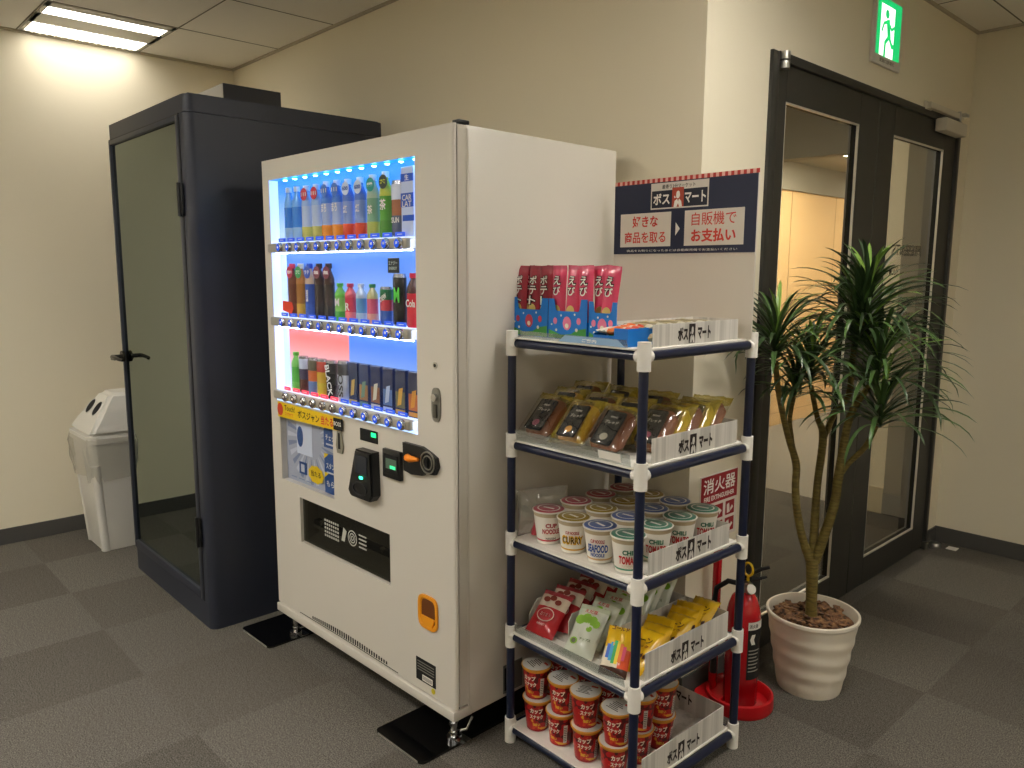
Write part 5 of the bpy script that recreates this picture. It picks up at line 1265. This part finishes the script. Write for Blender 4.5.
BR = [([(-1.16, 2.52, .25), (-1.162, 2.517, .33), (-1.165, 2.518, .414), (-1.171, 2.521, .470)], [.021, .019, .020, .022]),
 ([(-1.171, 2.521, .455), (-1.200, 2.508, .53), (-1.225, 2.500, .637), (-1.238, 2.505, .72), (-1.245, 2.513, .798), (-1.262, 2.468, .911), near((-1.291, 2.445, 1.062), .98), near((-1.300, 2.439, 1.147), .96)], [.018, .014, .0135, .013, .0135, .0105, .010, .009]),
 ([(-1.245, 2.513, .790), near((-1.298, 2.557, .925), .98), near((-1.322, 2.624, 1.015), .955)], [.010, .008, .007]),
 ([(-1.170, 2.525, .46), (-1.199, 2.586, .701), (-1.208, 2.628, .879), (-1.212, 2.581, .956), (-1.215, 2.528, 1.069)], [.016, .013, .014, .009, .008]),
 ([(-1.208, 2.628, .870), (-1.187, 2.67, .97), (-1.162, 2.709, 1.029), near((-1.163, 2.726, 1.183), .97), near((-1.150, 2.767, 1.29), .95)], [.011, .010, .011, .010, .008]),
 ([(-1.165, 2.53, .46), (-1.127, 2.562, .65), (-1.118, 2.569, .774), (-1.101, 2.585, .971), (-1.05, 2.604, 1.083)], [.018, .0155, .0155, .012, .010]),
 ([(-1.118, 2.569, .764), (-1.095, 2.588, .813), (-1.047, 2.592, .876), (-1.016, 2.598, .955)], [.010, .009, .009, .008])]
def catmull(P, R, n=5):
    P = [Vector(p) for p in P]; out = []; ro = []
    for i in range(len(P)-1):
        p0, p1, p2, p3 = P[max(i-1, 0)], P[i], P[i+1], P[min(i+2, len(P)-1)]
        for k in range(n):
            t = k/n; out.append(.5*((2*p1)+(-p0+p2)*t+(2*p0-5*p1+4*p2-p3)*t*t+(-p0+3*p1-3*p2+p3)*t**3)); ro.append(R[i]*(1-t)+R[i+1]*t)
    out.append(P[-1]); ro.append(R[-1]); return out, ro
for i, (P, R) in enumerate(BR):
    pp_, rr_ = catmull([rel(p) for p in P], R); MB().tube(pp_, rr_, 12, M_trunk).build('trunk' if i == 0 else 'branch', pl)
M_leafd = mat('leaf_dark', '#34492a', .32, spec=.6); M_leafm = mat('leaf_mid', '#4c6a38', .32, spec=.6); M_leafl = mat('leaf_light', '#84a84c', .35, spec=.6)
for m_ in (M_leafd, M_leafm, M_leafl): m_.node_tree.nodes['Principled BSDF'].inputs['Subsurface Weight'].default_value = 0
def head(c, n, L, stem, seed, lift=1.0, dirn=(0, 0, 1)):
    rnd = random.Random(seed); m = MB(); c = Vector(c); D = Vector(dirn).normalized()
    for k in range(n):
        f = k/n                        # 0 = bottom leaves (drooping), 1 = top leaves (upright, young)
        az = k*2.39996+rnd.uniform(-.2, .2); el = radians(22+60*f**1.5)+rnd.uniform(-.15, .15)
        ln = L*(1-.45*f**3)*1.08*rnd.uniform(.8, 1.12); droop = (1.75-.95*f)*rnd.uniform(.7, 1.25)
        base = c + D*(stem*(f-.5)); w0 = rnd.uniform(.0068, .0100)
        h = Vector((cos(az), sin(az), 0)); side = Vector((-sin(az), cos(az), 0)); p = base.copy(); e = el; nS = 9; rowp = []
        mm = M_leafl if f > .93 or (f > .5 and rnd.random() < .12) else (M_leafm if rnd.random() < .42 else M_leafd)
        m.m(mm); tw = rnd.uniform(-.3, .3)
        for s in range(nS+1):
            t = s/nS; wd = w0*(.55+1.3*t)*(1-t)**.55 if t > .25 else w0*(.6+.9*t)*.92
            d = h*cos(e)+Vector((0, 0, sin(e))); up_ = -h*sin(e)+Vector((0, 0, cos(e)))
            sd = side*cos(tw*t)+up_*sin(tw*t)
            rowp.append((m.bm.verts.new(p-sd*wd+up_*wd*.35), m.bm.verts.new(p), m.bm.verts.new(p+sd*wd+up_*wd*.35)))
            p = p + d*(ln/nS)
            if p.x+PX < -1.385: p.x = -1.385-PX+.004*rnd.random()
            e -= droop/nS*(.5+1.2*t)
        for a, b in zip(rowp, rowp[1:]):
            for q in (0, 1): m.bm.faces.new((a[q], a[q+1], b[q+1], b[q])).material_index = m.cur
    o = m.build('leaf_head', pl, recalc=False); return o
HD = [(near((-1.303, 2.437, 1.20), .96), 64, .27, .10, 1), (near((-1.325, 2.63, 1.03), .955), 40, .20, .06, 2), (near((-1.216, 2.52, 1.12), .985), 60, .25, .09, 3), (near((-1.150, 2.775, 1.33), .95), 62, .28, .12, 4),
      (near((-1.160, 2.735, 1.25), .96), 70, .30, .11, 5), ((-1.03, 2.612, 1.13), 70, .30, .10, 6), ((-1.005, 2.60, .985), 54, .27, .08, 7), (near((-1.145, 2.77, 1.25), .95), 40, .30, .08, 8)]
for (c, n, L, st_, sd) in HD: head(rel(c), n, L, st_, sd)
bpy.context.view_layer.update()
